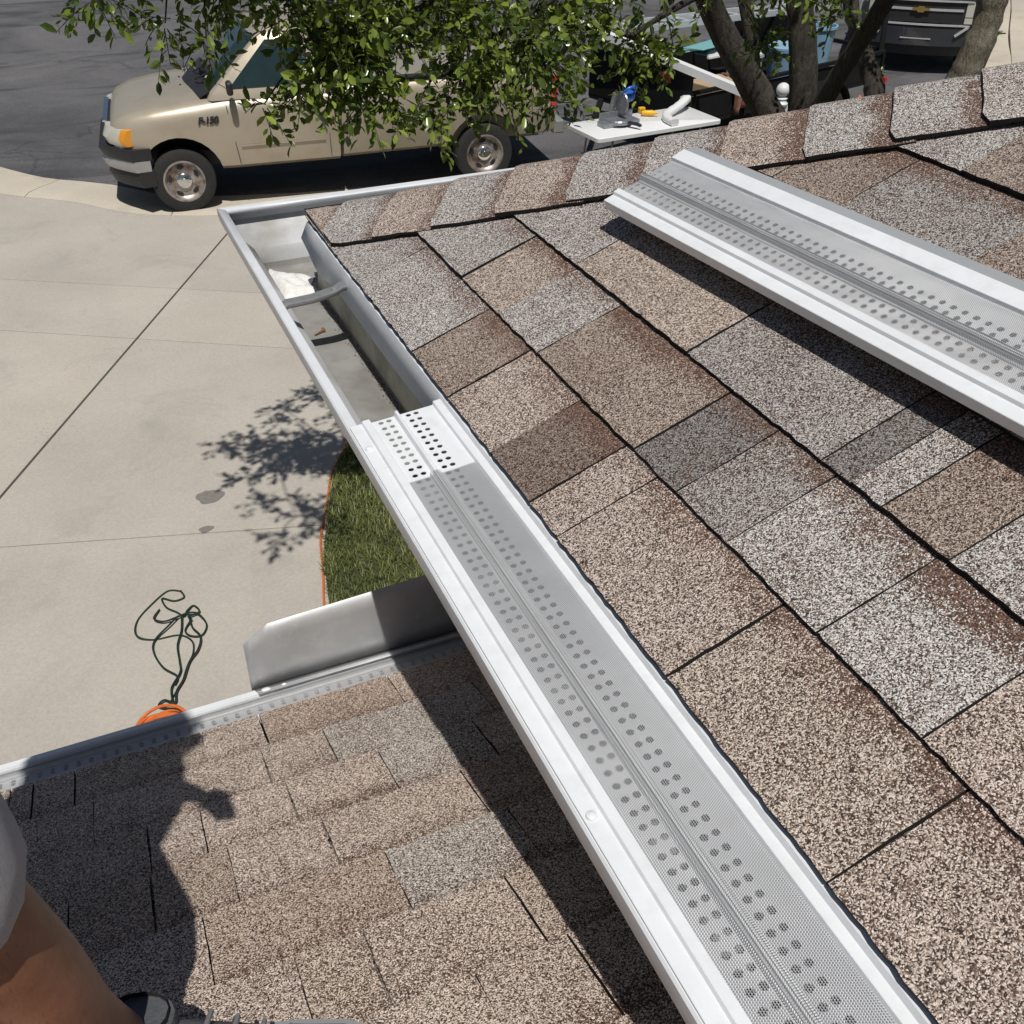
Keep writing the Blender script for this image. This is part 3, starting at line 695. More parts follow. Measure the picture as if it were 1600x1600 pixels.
# installed guard (two butted lengths drawn as one run), lips on the side gutter
a0 = rel(.290, 1.238, ZL + .003); bk = rel(.4405, 1.238, -.744)
B1 = (bk - a0).normalized(); A1 = Vector((0, -1, 0)); Ng = B1.cross(A1).normalized(); Ng = Ng if Ng.z > 0 else -Ng
g1 = guard('gutter_guard', 'perforated white gutter guard with steel mesh, fitted in the long side gutter', a0, A1, B1, Ng, 2.6, (bk - a0).length, .170)
for y in (1.17, .50, -.15):
    MB().lathe([(0, 0), (.0058, 0), (.0052, .002), (.003, .0032), (0, .0036)], rel(.2975, y, ZL + .0055), (0, 0, 1), 14).build('screw', 'white_aluminium', g1, smooth=True)
# loose guard lying on the shingles
f0 = rel(.757, 1.368, -.532); f1 = rel(.800, .578, -.514); bk = rel(.900, 1.392, -.478)
A1 = (f1 - f0).normalized(); B1 = (bk - f0); B1 = (B1 - A1 * B1.dot(A1)); W = B1.length; B1.normalize(); Ng = B1.cross(A1); Ng = Ng if Ng.z > 0 else -Ng
guard('gutter_guard', 'loose length of meshed gutter guard lying on the roof shingles', f0, A1, B1, Ng, 1.22, W, .0, hook=.014)
# guard in the lower gutter
a0 = rel(.76, YB2 + .150, ZL2 + .003); bk = rel(.76, YB2 + .066, ZE2 - .0145)
B1 = (bk - a0).normalized(); A1 = Vector((-1, 0, 0)); Ng = B1.cross(A1); Ng = Ng if Ng.z > 0 else -Ng
guard('gutter_guard', 'meshed gutter guard fitted in the lower gutter, partly in shadow', a0, A1, B1, Ng, 3.6, (bk - a0).length, .0, pitch=.021)
# galvanised splash guard standing on the lower gutter's lip
sp = thing('splash_guard', rel(.45, 1.42, ZL2), 'grey metal splash guard with clipped corner standing on the lower gutter', 'splash guard')
pl = MB(); out = [(.098, -.002), (.100, .100), (.147, .137), (.40, .149), (.74, .158), (.74, -.002)]
xs_ = [.094, .105, .118, .132, .143, .2, .3, .4, .5, .6, .74]; nx = len(xs_) - 1; Vp = []; rows = [0, .25, .5, .75, 1]
for x in xs_:
    hmax = np.interp(x, [.094, .143, .40, .74], [.104, .140, .151, .160])
    for t in rows: Vp.append(rel(x + .002 * t, 1.4235 + .012 * t, ZL2 + .002 + hmax * t))
m_ = len(rows); pl.add(Vp, [(i * m_ + j, (i + 1) * m_ + j, (i + 1) * m_ + j + 1, i * m_ + j + 1) for i in range(nx) for j in range(m_ - 1)])
pl.add([rel(.098, 1.4235, ZL2 + .002), rel(.74, 1.4235, ZL2 + .002), rel(.74, 1.3950, ZL2 + .0150), rel(.103, 1.3950, ZL2 + .0150)], [(0, 1, 2, 3)])
pl.build('plate', 'galvanised', sp, smooth=True, solid=.001, ang=30)
for x, r_ in ((.118, .0095), (.152, .005)):
    MB().lathe([(0, 0), (r_, 0), (r_ * .9, .002), (r_ * .4, .0035), (0, .004)], rel(x, 1.407, ZL2 + .0085), (0, .3, 1), 12).build('sealant_dab', 'sealant', sp, smooth=True)
# loose screw on the gutter floor
sc_ = MB(); p0 = rel(.372, 1.80, -.8765); p1 = rel(.392, 1.812, -.8755); dd = (p1 - p0)
sc_.tube([p0, p1], [.0016, .0022], 8); sc_.lathe([(0, 0), (.005, 0), (.005, .002), (.002, .003), (0, .003)], p1, dd.normalized(), 10)
tag(sc_.build('screw', 'brass_screw', smooth=True), 'small brown screw lying on the gutter floor', 'screw')

# ------------------------------------------------------------------ pickups
def boolean_cut(o, cutters):
    """subtract temporary cutter meshes from o and bake the result"""
    tmp = []
    for mb in cutters:
        c = mb.build('cutter', ['black_plastic', 'black_plastic']); tmp.append(c)
        md = o.modifiers.new('cut', 'BOOLEAN'); md.operation = 'DIFFERENCE'; md.solver = 'EXACT'; md.object = c
    bpy.context.view_layer.update()
    dg = bpy.context.evaluated_depsgraph_get(); me = bpy.data.meshes.new_from_object(o.evaluated_get(dg))
    o.modifiers.clear(); o.data = me
    for c in tmp: WL.pop(c.name, None); bpy.data.objects.remove(c)
def wheel(parent, P, c, out, r=.352, w=.24, style='steel'):
    """c = hub centre (truck frame), out = +1/-1 outward side"""
    ax = (P(0, out, 0) - P(0, 0, 0)).normalized(); cc = P(*c)
    t = MB(); t.lathe([(r * .6, -w / 2), (r * .88, -w / 2), (r * .97, -w * .44), (r, -w * .3), (r, w * .3), (r * .97, w * .44), (r * .88, w / 2), (r * .66, w / 2 - .004), (r * .63, w * .3), (r * .62, -w * .1)], cc, ax, 40)
    tyre = t.build('wheel', 'tyre_rubber', parent, smooth=True)
    m = MB(); m.lathe([(r * .66, w * .30), (r * .655, w * .5 - .002), (r * .60, w * .5), (r * .56, w * .36), (r * .50, w * .30), (r * .36, w * .33), (r * .31, w * .24), (r * .2, w * .24)], cc, ax, 36)
    m.build('rim', 'rim_steel', tyre, smooth=True)
    h = MB(); h.lathe([(r * .24, w * .22), (r * .235, w * .40), (r * .19, w * .46), (r * .1, w * .48), (r * .09, w * .53), (0, w * .54)], cc, ax, 24); h.build('hub_cap', 'chrome', tyre, smooth=True)
    a = ax.orthogonal().normalized(); b_ = ax.cross(a)
    s_ = MB()
    for k in range(5):
        q = 2 * math.pi * k / 5 + .3; ctr = cc + (a * math.cos(q) + b_ * math.sin(q)) * r * .435 + ax * (w * .325); tn = (-a * math.sin(q) + b_ * math.cos(q)); rd = (a * math.cos(q) + b_ * math.sin(q))
        ringp = [ctr + tn * math.cos(e) * r * .115 + rd * math.sin(e) * r * .058 for e in np.linspace(0, 2 * math.pi, 14, endpoint=False)]
        s_.loft([[p - ax * .01 for p in ringp], [p + ax * .006 for p in ringp]])
    s_.build('rim_slots', 'black_plastic', tyre)
def pickup(name, label, front_left_contact, heading, paint, st, style):
    """truck frame: x rearward from the front bumper, y to the driver's side, z up. heading = direction of x in plan"""
    hx = Vector((math.cos(heading), math.sin(heading), 0)); hy = Vector((math.sin(heading), -math.cos(heading), 0))
    ref = Vector(front_left_contact) - hx * st['fa'] - hy * .86
    def P(x, y, z): return ref + hx * x + hy * y + Vector((0, 0, z))
    root = thing(name, P(2.8, 0, 0), label, 'pickup truck')
    def section(x, w, zb, zs, zt):
        half = [(0, zb), (w * .84, zb), (w * .955, zb + .06), (w * .985, zb + .2), (w, (zb + zs) / 2 + .03), (w * .992, zs - .16), (w * .965, zs - .06), (w * .90, zs - .006), (w * .82, zs + (zt - zs) * .25), (w * .5, zt - .012), (0, zt)]
        full = half + [(-y, z) for y, z in half[-2:0:-1]]
        return [P(x, y, z) for y, z in full]
    def arch(x): 
        m = MB()
        for s_ in (1, -1): m.lathe([(0, 0), (st['ar'], 0), (st['ar'], .75), (0, .75)], P(x, s_ * .42, .385), hy * s_, 32, 1)
        return m
    b = MB(); b.loft([section(*s_) for s_ in st['body']]); body = b.build('body', [paint, 'black_plastic'], root, smooth=True, ang=50)
    boolean_cut(body, [arch(st['fa'])])
    b = MB(); b.loft([section(x, w, zb, zs, zt) for x, w, zb, zs, zt in st['bed']]); bed = b.build('bed', [paint, 'black_plastic'], root, smooth=True, ang=40)
    x0, x1 = st['bed'][0][0], st['bed'][-1][0]; cut = MB(); L = x1 - x0
    M = Matrix((hx, hy, Vector((0, 0, 1)))).transposed()
    cut.box(P((x0 + x1) / 2, 0, 1.25), (L - .16, 1.66, 1.1), M)
    boolean_cut(bed, [arch(st['ra']), cut])
    for s_ in (1, -1):
        m = MB(); m.loft([[P(st['ra'] + rr_ * math.cos(a), s_ * yy, .50 + rr_ * .62 * math.sin(a)) for a in np.linspace(0, math.pi, 14)] for rr_, yy in ((.36, .58), (.44, .60), (.46, .64), (.46, .82))]); m.build('wheel_well', paint, bed, smooth=True)
        MB().box(P((x0 + x1) / 2, s_ * .90, st['bed'][0][4] + .004), (L - .05, .1, .03), M).build('bed_rail', 'black_plastic', bed, bevel=.008)
    # greenhouse
    zb, zt = st['belt'], st['roof']; c = MB(); q = st['cab']         # q: windshield base, windshield top, roof rear, cab rear
    def grow(z, xa, xb, w, rr=.1):
        return [P(xa + rr * .62, w, z), P(xa + .055, w * .96, z), P(xa, w * .4, z), P(xa, -w * .4, z), P(xa + .055, -w * .96, z), P(xa + rr * .62, -w, z), P(xb - .05, -w, z), P(xb, -w * .9, z), P(xb, w * .9, z), P(xb - .05, w, z)]
    c.loft([grow(zb - .06, q[0], q[3], .93, .16), grow(zb + .02, q[0] + .04, q[3], .915, .16), grow(zt - .1, q[1] - .06, q[2] + .06, .745, .14), grow(zt - .03, q[1] + .06, q[2], .70, .14), grow(zt, q[1] + .2, q[2] - .12, .56, .1)])
    cab = c.build('cab', paint, root, smooth=True, ang=45)
    def slope(x0_, x1_, w0_, w1_, t): return x0_ + (x1_ - x0_) * t, w0_ + (w1_ - w0_) * t, zb + .02 + (zt - .1 - zb - .02) * t
    xa0, xa1 = q[0] + .04, q[1] - .06
    ws = MB()
    for t0, t1 in ((.0, .98),):
        xx, ww, zz = slope(xa0, xa1, .915, .745, t0); x2, w2, z2 = slope(xa0, xa1, .915, .745, t1); e = -.012
        ws.add([P(xx + e + .055, ww * .94, zz), P(xx + e, ww * .4, zz), P(xx + e, -ww * .4, zz), P(xx + e + .055, -ww * .94, zz), P(x2 + e + .055, -w2 * .93, z2), P(x2 + e, -w2 * .4, z2), P(x2 + e, w2 * .4, z2), P(x2 + e + .055, w2 * .93, z2)], [(0, 1, 6, 7), (1, 2, 5, 6), (2, 3, 4, 5)])
    ws.build('windscreen', 'car_glass', root, smooth=True, solid=.006)
    cw = MB(); cw.add([P(q[0] - .02, .84, zb - .035), P(q[0] - .17, 0, zb - .002), P(q[0] - .02, -.84, zb - .035), P(q[0] + .09, -.88, zb + .03), P(q[0] + .03, 0, zb + .035), P(q[0] + .09, .88, zb + .03)], [(0, 1, 4, 5), (1, 2, 3, 4)]); cw.build('cowl', 'black_plastic', root, solid=.012)
    for i in (-1, 1):
        w_ = MB(); w_.bar(P(q[0] - .03, .2 * i + .12, zb + .045), P(q[0] + .12, .2 * i + .5, zb + .19), .02, .014); w_.build('wiper', 'black_plastic', root)
    for s_ in (1, -1):
        def sp(x, t): 
            _, w_, z_ = slope(0, 0, .915, .745, t); return P(x, s_ * (w_ + .008), z_)
        wx = MB(); wx.add([sp(q[0] + .30, .06), sp(q[3] - .22, .06), sp(q[2] - .10, .92), sp(q[1] + .08, .92)], [(0, 1, 2, 3)]); wx.build('side_window', 'car_glass', root, solid=.004)
        mr = MB(); mr.box(P(q[0] + .30, s_ * 1.09, zb + .10), (.07, .16, .14), M); mr.build('wing_mirror', 'black_plastic', root, bevel=.03, seg=3)
        yb = s_ * (st['body'][-1][1] + .0015)
        for xx in (st['door'][0], st['door'][1]):
            d_ = MB(); d_.bar(P(xx + .06 * (xx == st['door'][0]), yb * .985, zb - .10), P(xx + .13 * (xx == st['door'][0]), yb * .992, .50), .006, .007); d_.build('door_seam', 'black_plastic', root)
        hd_ = MB(); hd_.box(P(st['door'][1] - .16, s_ * (st['body'][-1][1] + .004), zb - .17), (.16, .03, .05), M); hd_.build('door_handle', 'black_plastic', root, bevel=.012)
        ml = MB(); ml.bar(P(st['door'][0] + .16, s_ * (st['body'][-1][1] + .003), .70), P(st['door'][1] - .05, s_ * (st['body'][-1][1] + .003), .70), .010, .012); ml.build('side_moulding', paint, root)
    rw = MB(); rw.add([P(q[3] + .006, .7, zb + .06), P(q[3] + .006, -.7, zb + .06), P(q[2] + .05, -.6, zt - .14), P(q[2] + .05, .6, zt - .14)], [(0, 1, 2, 3)]); rw.build('rear_window', 'car_glass', root, solid=.004)
    for ax_ in (st['fa'], st['ra']):
        for s_ in (1, -1): wheel(root, P, (ax_, s_ * .84, .352), s_)
    ch = MB(); ch.box(P(2.9, 0, .47), (4.6, 1.0, .16), M); ch.build('chassis', 'black_plastic', root)
    if style == 'tan':
        def bp(x, y, z): return P(x, y, z)
        # wrap-round bumper: pad, metal band, valance
        def wrap(zl, zh, off, mat, nm, depth=.10):
            m = MB(); rings = []
            for y in np.linspace(-1, 1, 17):
                w_ = 1.0; x_ = .02 + off + .33 * max(0, abs(y) - .52) ** 1.5 / .33
                yy = y * w_; rings.append([P(x_, yy, zl), P(x_ - .03, yy, (zl + zh) / 2), P(x_, yy, zh), P(x_ + depth, yy * .97, zh), P(x_ + depth, yy * .97, zl)])
            m.loft(rings); return m.build(nm, mat, root, smooth=True, ang=45)
        wrap(.62, .745, -.01, 'black_plastic', 'bumper_pad', .2); wrap(.50, .617, .005, 'bumper_grey', 'bumper_band', .16); wrap(.33, .495, .05, 'black_plastic', 'valance', .14)
        gr = MB(); gr.box(P(.135, 0, .865), (.06, 1.0, .19), M); gr = gr.build('grille', 'black_plastic', root, bevel=.02)
        for k_ in range(-2, 3): MB().box(P(.10, 0, .865 + k_ * .036), (.012, .96, .008), M).build('grille_bar', 'chrome', gr)
        for zz in (.77, .962): MB().box(P(.11, 0, zz), (.05, 1.06, .016), M).build('grille_trim', 'chrome', gr)
        for s_ in (1, -1):
            hl = MB(); n_ = 9; rg = []
            for t in np.linspace(0, 1, n_):
                y = .55 + .40 * t; x = .095 + .36 * max(0, t - .25) ** 1.7; rg.append([P(x, s_ * y, .775), P(x - .03, s_ * y, .85), P(x + .02, s_ * y, .945 + .02 * (1 - t)), P(x + .12, s_ * y * .96, .95), P(x + .12, s_ * y * .96, .775)])
            hl.loft(rg[:8]); hl = hl.build('headlight', 'headlight_lens', root, smooth=True)
            am = MB(); am.loft([[p - hy * s_ * .0 for p in rg[7]], rg[8]]); am.build('indicator', 'amber_lens', root, smooth=True)
            tl = MB(); tl.box(P(st['bed'][-1][0] - .03, s_ * .965, 1.02), (.09, .06, .34), M); tl.build('tail_light', 'red_lens', root, bevel=.012)
        # fender badge
        cu = bpy.data.curves.new('badge', 'FONT'); cu.body = 'F-150'; cu.size = .105; cu.extrude = .004; cu.offset = .0035; cu.shear = .25; cu.align_x = 'CENTER'; cu.space_character = .9
        to = bpy.data.objects.new('badge_tmp', cu); col.objects.link(to); bpy.context.view_layer.update()
        me = bpy.data.meshes.new_from_object(to.evaluated_get(bpy.context.evaluated_depsgraph_get())); bpy.data.objects.remove(to); me.materials.clear(); me.materials.append(MAT['black_plastic'])
        bo = link('badge', me, root, P(1.20, .997, .965)); bo.rotation_euler = Matrix((hx, Vector((0, 0, 1)), hy)).transposed().to_euler()
        at_ = MB(); at_.tube([P(1.05, -.80, 1.15), P(1.13, -.82, 1.80)], [.004, .002], 6); at_.build('aerial', 'black_plastic', root)
        for x_, y_ in ((.98, .2), (.98, -.2)): MB().box(P(x_, y_, 1.212), (.02, .03, .012), M).build('washer_jet', 'black_plastic', root)
        rb = MB(); rb.box(P(5.33, 0, .58), (.14, 1.8, .16), M); rb.build('rear_bumper', 'bumper_grey', root, bevel=.02)
    else:
        def band(z0, z1, x_, wd, mat, nm, cur=.16, thick=.08):
            m = MB(); rings = []
            for t in np.linspace(-1, 1, 13):
                xx = x_ + cur * t * t; rings.append([P(xx, t * wd, z0), P(xx, t * wd, z1), P(xx + thick, t * wd, z1), P(xx + thick, t * wd, z0)])
            m.loft(rings); return m.build(nm, mat, root, smooth=True, ang=40)
        band(.30, .45, .06, .93, 'black_plastic', 'valance', .2); band(.46, .72, -.03, 1.0, paint, 'bumper', .2, .14)
        band(.56, .575, -.036, .24, 'silver_trim', 'bumper_step', .0, .05)
        g_ = band(.80, 1.10, .05, .70, 'black_plastic', 'grille', .06, .06)
        for z0, z1 in ((.755, .78), (1.112, 1.132)): band(z0, z1, .02, .80, 'silver_trim', 'grille_trim', .08, .06)
        band(.975, 1.01, .035, .66, 'silver_trim', 'grille_bar', .05, .05)
        em = MB(); o_ = [(-.15, -.02), (-.06, -.02), (-.045, -.045), (.045, -.045), (.06, -.02), (.15, -.02), (.13, .02), (.06, .02), (.045, .045), (-.045, .045), (-.06, .02), (-.13, .02)]
        F0 = [P(.012, a, .995 + z_) for a, z_ in o_]; F1 = [P(.03, a, .995 + z_) for a, z_ in o_]; em.loft([F1, F0]); em.build('emblem', 'gold_emblem', root)
        for s_ in (1, -1):
            hl = MB(); rg = [[P(.10 + .10 * t * t, s_ * (.70 + .27 * t), z0) for z0 in (.90, 1.12)] + [P(.26 + .1 * t * t, s_ * (.70 + .25 * t), z0) for z0 in (1.12, .90)] for t in np.linspace(0, 1, 5)]
            hl.loft(rg); hl.build('headlight', 'headlight_lens', root, smooth=True)
            il = MB(); rg = [[P(.09 + .10 * t * t, s_ * (.70 + .28 * t), z0) for z0 in (.80, .885)] + [P(.24 + .1 * t * t, s_ * (.70 + .25 * t), z0) for z0 in (.885, .80)] for t in np.linspace(0, 1, 5)]
            il.loft(rg); il.build('indicator', 'headlight_lens', root, smooth=True)
            fb = MB(); fb.bar(P(.02, s_ * .60, .62), P(.06, s_ * .78, .76), .04, .03); fb.build('bumper_corner_trim', 'silver_trim', root)
    return root, P, M
T1 = dict(fa=.84, ra=4.37, ar=.455, door=(1.36, 2.52), belt=1.24, roof=1.88, cab=(1.18, 1.86, 2.44, 2.62),
          body=[(.15, .70, .60, .90, .93), (.17, .80, .56, .965, .995), (.24, .88, .52, 1.03, 1.065), (.40, .945, .48, 1.085, 1.125), (.66, .98, .46, 1.125, 1.17), (.95, .992, .45, 1.155, 1.21), (1.2, .99, .43, 1.18, 1.235), (1.4, .99, .42, 1.20, 1.24), (2.0, .99, .42, 1.21, 1.24), (2.63, .99, .42, 1.21, 1.24)],
          bed=[(2.67, .99, .44, 1.27, 1.285), (4.0, .99, .46, 1.27, 1.285), (5.1, .985, .5, 1.27, 1.285), (5.26, .975, .52, 1.265, 1.28)])
tr, TP, TM = pickup('pickup_truck', 'tan pickup truck parked at the kerb under the overhanging branches', (1.24, 12.10, .045), R(-6.6), 'tan_paint', T1, 'tan')
T2_ = dict(fa=1.0, ra=4.65, ar=.47, door=(1.75, 2.85), belt=1.28, roof=1.90, cab=(1.6, 2.3, 3.6, 3.75),
          body=[(.12, .90, .5, 1.16, 1.19), (.2, .96, .48, 1.19, 1.22), (.5, .99, .46, 1.21, 1.25), (1.0, 1.0, .45, 1.23, 1.27), (1.6, 1.0, .44, 1.25, 1.28), (3.75, 1.0, .44, 1.25, 1.28)],
          bed=[(3.79, 1.0, .46, 1.32, 1.335), (5.7, .99, .5, 1.32, 1.335)])
pickup('pickup_truck', 'dark grey pickup with chrome-trimmed grille facing the camera beyond the trees', (14.75, 14.15, .036), R(47), 'dark_paint', T2_, 'grey')
# load in the tan pickup's bed
bx = MB(); bx.box(TP(3.3, -.1, .90), (.75, .5, .34), TM); tag(bx.build('storage_box', 'cardboard', bevel=.02), 'plain box lying in the bed of the tan pickup', 'box')

# ------------------------------------------------------------------ tree with several stems and hanging sprays
tree = thing('oak_tree', (5.0, 6.3, .05), 'leafy multi-stemmed oak with branches hanging over the tan pickup', 'tree')
stems = [[(5.0, 6.25, -.1), (4.97, 6.28, 1.0), (4.93, 6.30, 1.86), (4.81, 6.40, 2.17), (4.57, 6.45, 2.49), (4.33, 6.48, 2.83), (4.03, 6.32, 3.21), (3.4, 6.0, 3.7)],
         [(4.95, 6.34, .8), (4.90, 6.40, 1.85), (4.83, 6.50, 2.19), (4.76, 6.56, 2.58), (4.66, 6.63, 2.99), (4.5, 6.5, 3.6)],
         [(5.06, 6.24, .4), (5.04, 6.23, 1.87), (5.03, 6.22, 2.23), (4.98, 6.26, 2.61), (4.92, 6.31, 3.01), (4.9, 6.2, 3.7)],
         [(5.06, 6.2, .5), (5.04, 6.09, 1.93), (4.97, 5.88, 2.33), (4.95, 5.63, 2.72), (4.92, 5.40, 3.06), (4.9, 5.2, 3.5)]]
srad = [[.16, .15, .13, .125, .115, .10, .085, .06], [.10, .075, .06, .055, .055, .04], [.14, .125, .115, .11, .105, .08], [.10, .085, .078, .07, .065, .05]]
def bumpy(pts, rad, k=5, amp=.07):
    p = spline(pts, k); r_ = np.interp(np.linspace(0, 1, len(p)), np.linspace(0, 1, len(rad)), rad); return p, [float(q * (1 + random.uniform(-amp, amp))) for q in r_]
for i, (s_, r_) in enumerate(zip(stems, srad)):
    p, r2 = bumpy(s_, [q * .86 for q in r_]); m = MB(); m.tube(p, r2, 14); m.build('trunk' if i == 0 else 'stem', 'bark', tree, smooth=True, ang=80)
clus = [(0.27, 4.79, 3.41, 0.10), (0.54, 4.87, 3.26, 0.08), (0.72, 4.95, 3.55, 0.28), (0.71, 4.95, 3.17, 0.07), (0.82, 4.93, 3.37, 0.13), (1.10, 4.88, 3.27, 0.18), (1.19, 4.86, 3.11, 0.16), (1.06, 4.89, 3.58, 0.36), (1.27, 4.94, 3.21, 0.30), (1.23, 4.85, 3.01, 0.20), (1.42, 4.90, 3.09, 0.22), (1.35, 4.81, 2.88, 0.12), (1.05, 4.79, 2.96, 0.10), (0.90, 4.82, 2.91, 0.05), (1.56, 5.06, 3.17, 0.30), (1.52, 4.87, 2.85, 0.10), (1.49, 5.19, 3.40, 0.45), (1.89, 5.17, 3.19, 0.27), (1.83, 4.97, 2.78, 0.15), (1.98, 5.02, 3.00, 0.20), (2.15, 5.06, 3.04, 0.30), (1.63, 4.94, 2.74, 0.06), (2.10, 4.98, 2.80, 0.17), (2.48, 5.24, 3.05, 0.30), (2.39, 5.07, 2.90, 0.20), (2.47, 5.03, 2.72, 0.10), (2.15, 5.39, 3.37, 0.50), (2.77, 5.32, 3.11, 0.20), (3.02, 5.30, 2.90, 0.12), (3.15, 5.23, 2.85, 0.12), (3.24, 5.17, 2.90, 0.08), (2.89, 5.48, 3.35, 0.50), (3.67, 5.49, 3.35, 0.50), (4.39, 5.45, 3.35, 0.50), (4.28, 5.79, 2.75, 0.10), (4.40, 5.83, 2.67, 0.06), (4.73, 5.69, 2.88, 0.10), (4.20, 5.48, 3.26, 0.35), (0.81, 4.93, 3.63, 0.35), (0.52, 4.97, 3.56, 0.22),
        (1.06, 5.67, 3.75, .2), (.7, 5.49, 3.75, .15), (.4, 5.13, 3.75, .14), (.15, 5.11, 3.75, .09), (.57, 4.73, 3.75, .19), (.87, 4.6, 3.75, .19), (.25, 4.26, 3.78, .11), (.49, 4.06, 3.8, .15), (.27, 3.8, 3.8, .09), (.56, 3.82, 3.82, .13),
        (3.2, 6.1, 3.9, .6), (4.2, 6.5, 4.1, .7), (5.0, 6.2, 4.2, .8), (2.3, 5.8, 3.9, .6), (1.4, 5.3, 3.8, .5), (5.6, 5.8, 3.9, .6)]
br = MB()
limbs = [[(3.4, 6.0, 3.7), (2.6, 5.6, 3.65), (1.7, 5.25, 3.5), (.9, 5.0, 3.6), (.5, 4.6, 3.72), (.45, 4.0, 3.8)], [(4.03, 6.32, 3.21), (3.4, 5.8, 3.3), (2.7, 5.35, 3.2), (2.2, 5.15, 3.05), (1.9, 5.05, 2.9)], [(2.6, 5.5, 3.5), (2.0, 5.2, 3.3), (1.5, 5.0, 3.1), (1.2, 4.9, 3.0)], [(4.9, 5.2, 3.5), (4.2, 5.3, 3.4), (3.4, 5.3, 3.1), (3.0, 5.25, 2.95)], [(4.7, 6.6, 3.0), (4.6, 6.4, 3.8), (4.3, 6.4, 4.3)]]
LP = []
for l_ in limbs:
    p, r2 = bumpy(l_, [.045, .03, .02, .012, .007, .004][:len(l_)]); br.tube(p, r2, 8); LP += p
LPn = np.array(LP)
leafV, leafT, leafC = [], [], []
def leaf_shape(L, W):
    return np.array([(0, 0, 0), (.3 * L, W * .42, .06 * L), (.68 * L, W * .5, .05 * L), (L, 0, -.05 * L), (.68 * L, -W * .5, .05 * L), (.3 * L, -W * .42, .06 * L), (.35 * L, 0, -.01), (.7 * L, 0, -.008 - .02 * L)])
LQ = [(0, 6, 1, 1), ]
base = leaf_shape(1, .46); base[:, 2] = [0, .07, .06, -.06, .06, .07, 0, -.01]
ltri = np.array([(0, 6, 1), (0, 5, 6), (3, 2, 7), (3, 7, 4)]); lquad = np.array([(6, 7, 2, 1), (6, 5, 4, 7)])
mats = []; tints = []
for (cx, cy, cz, cr) in clus:
    c = np.array([cx, cy, cz]); d2 = np.linalg.norm(LPn - c, axis=1); a = LPn[np.argmin(d2)]
    if d2.min() > .05:
        mid = (a + c) / 2 + np.array([0, 0, .08]); p, r2 = bumpy([a, mid, c], [.009, .006, .003]); br.tube(p, r2, 5)
    ntw = int((4 + 620 * cr ** 1.7) * (.45 if cz > 3.28 and cr > .25 else 1))
    for _ in range(ntw):
        q = rng.normal(0, 1, 3); q /= np.linalg.norm(q); st_ = c + q * cr * rng.uniform(.05, .72) ** .7 * np.array([1, 1, .85])
        dr = q * .7 + rng.normal(0, .5, 3) + np.array([0, 0, -.25]); dr /= np.linalg.norm(dr); Lt = rng.uniform(.08, .19)
        pts_ = [st_ + dr * Lt * t + np.array([0, 0, -.06 * t * t * Lt * 4]) for t in (0, .5, 1)]
        if random.random() < .8: br.tube(pts_, [.0028, .0022, .0013], 3, cap=False)
        nl = int(Lt / .021); tw = rng.uniform(.1, .62) 
        for j in range(nl):
            t = (j + .5) / nl; pp = pts_[0] + (pts_[2] - pts_[0]) * t; side = rng.normal(0, 1, 3); side -= dr * (side @ dr); side /= np.linalg.norm(side)
            ax = dr * .65 + side * .8 + np.array([0, 0, -.05]); ax /= np.linalg.norm(ax)
            nz = np.array([0, 0, 1.]) * .55 + rng.normal(0, .55, 3); nz -= ax * (nz @ ax); nz /= np.linalg.norm(nz); ay = np.cross(nz, ax)
            L = rng.uniform(.036, .078); mats.append((pp, ax * L, ay * L * rng.uniform(.8, 1.15), nz * L)); tints.append(np.clip(tw + rng.normal(0, .16), 0, 1))
br.build('branches', 'bark', tree, smooth=True, ang=80, kind='stuff')
PP = np.array([m[0] for m in mats]); AX = np.array([m[1] for m in mats]); AY = np.array([m[2] for m in mats]); AZ = np.array([m[3] for m in mats]); TT = np.array(tints)
fwd = np.array([math.sin(R(23.7)) * math.cos(R(35.9)), math.cos(R(23.7)) * math.cos(R(35.9)), -math.sin(R(35.9))]); rt = np.array([math.cos(R(23.7)), -math.sin(R(23.7)), 0]); upv = np.cross(rt, fwd)
dv_ = PP - np.array([0, 0, H]); dep = dv_ @ fwd; inview = (abs(dv_ @ rt / dep) < .5) & (abs(dv_ @ upv / dep) < .5)
order = np.argsort(np.where(inview, dep, 99)); single = set(order[:300].tolist()); rest = np.array([i for i in range(len(PP)) if i not in single])
Vl = (PP[rest][:, None, :] + base[None, :, 0:1] * AX[rest][:, None, :] + base[None, :, 1:2] * AY[rest][:, None, :] + base[None, :, 2:3] * AZ[rest][:, None, :]).reshape(-1, 3)
o8 = np.arange(len(rest)) * 8
crown = raw_mesh('crown', Vl, (o8[:, None, None] + lquad[None]).reshape(-1, 4), (o8[:, None, None] + ltri[None]).reshape(-1, 3), np.repeat(TT[rest], 8), 'oak_leaf', tree, 'stuff', (2.5, 5.3, 3.0))
lm = []
for k in range(6):
    me = bpy.data.meshes.new('leaf'); me.from_pydata(base.tolist(), [], lquad.tolist() + ltri.tolist()); me.materials.append(MAT['oak_leaf'])
    at = me.attributes.new('tint', 'FLOAT', 'POINT'); at.data.foreach_set('value', [k / 5.] * 8); lm.append(me)
for i in single:
    o = link('leaf', lm[int(round(TT[i] * 5))], crown, PP[i])
    a, b_, c = Vector(AX[i]), Vector(AY[i]), Vector(AZ[i]); M3 = Matrix((a.normalized(), b_.normalized(), c.normalized())).transposed()
    o.rotation_euler = M3.to_euler(); o.scale = (a.length, b_.length, c.length)
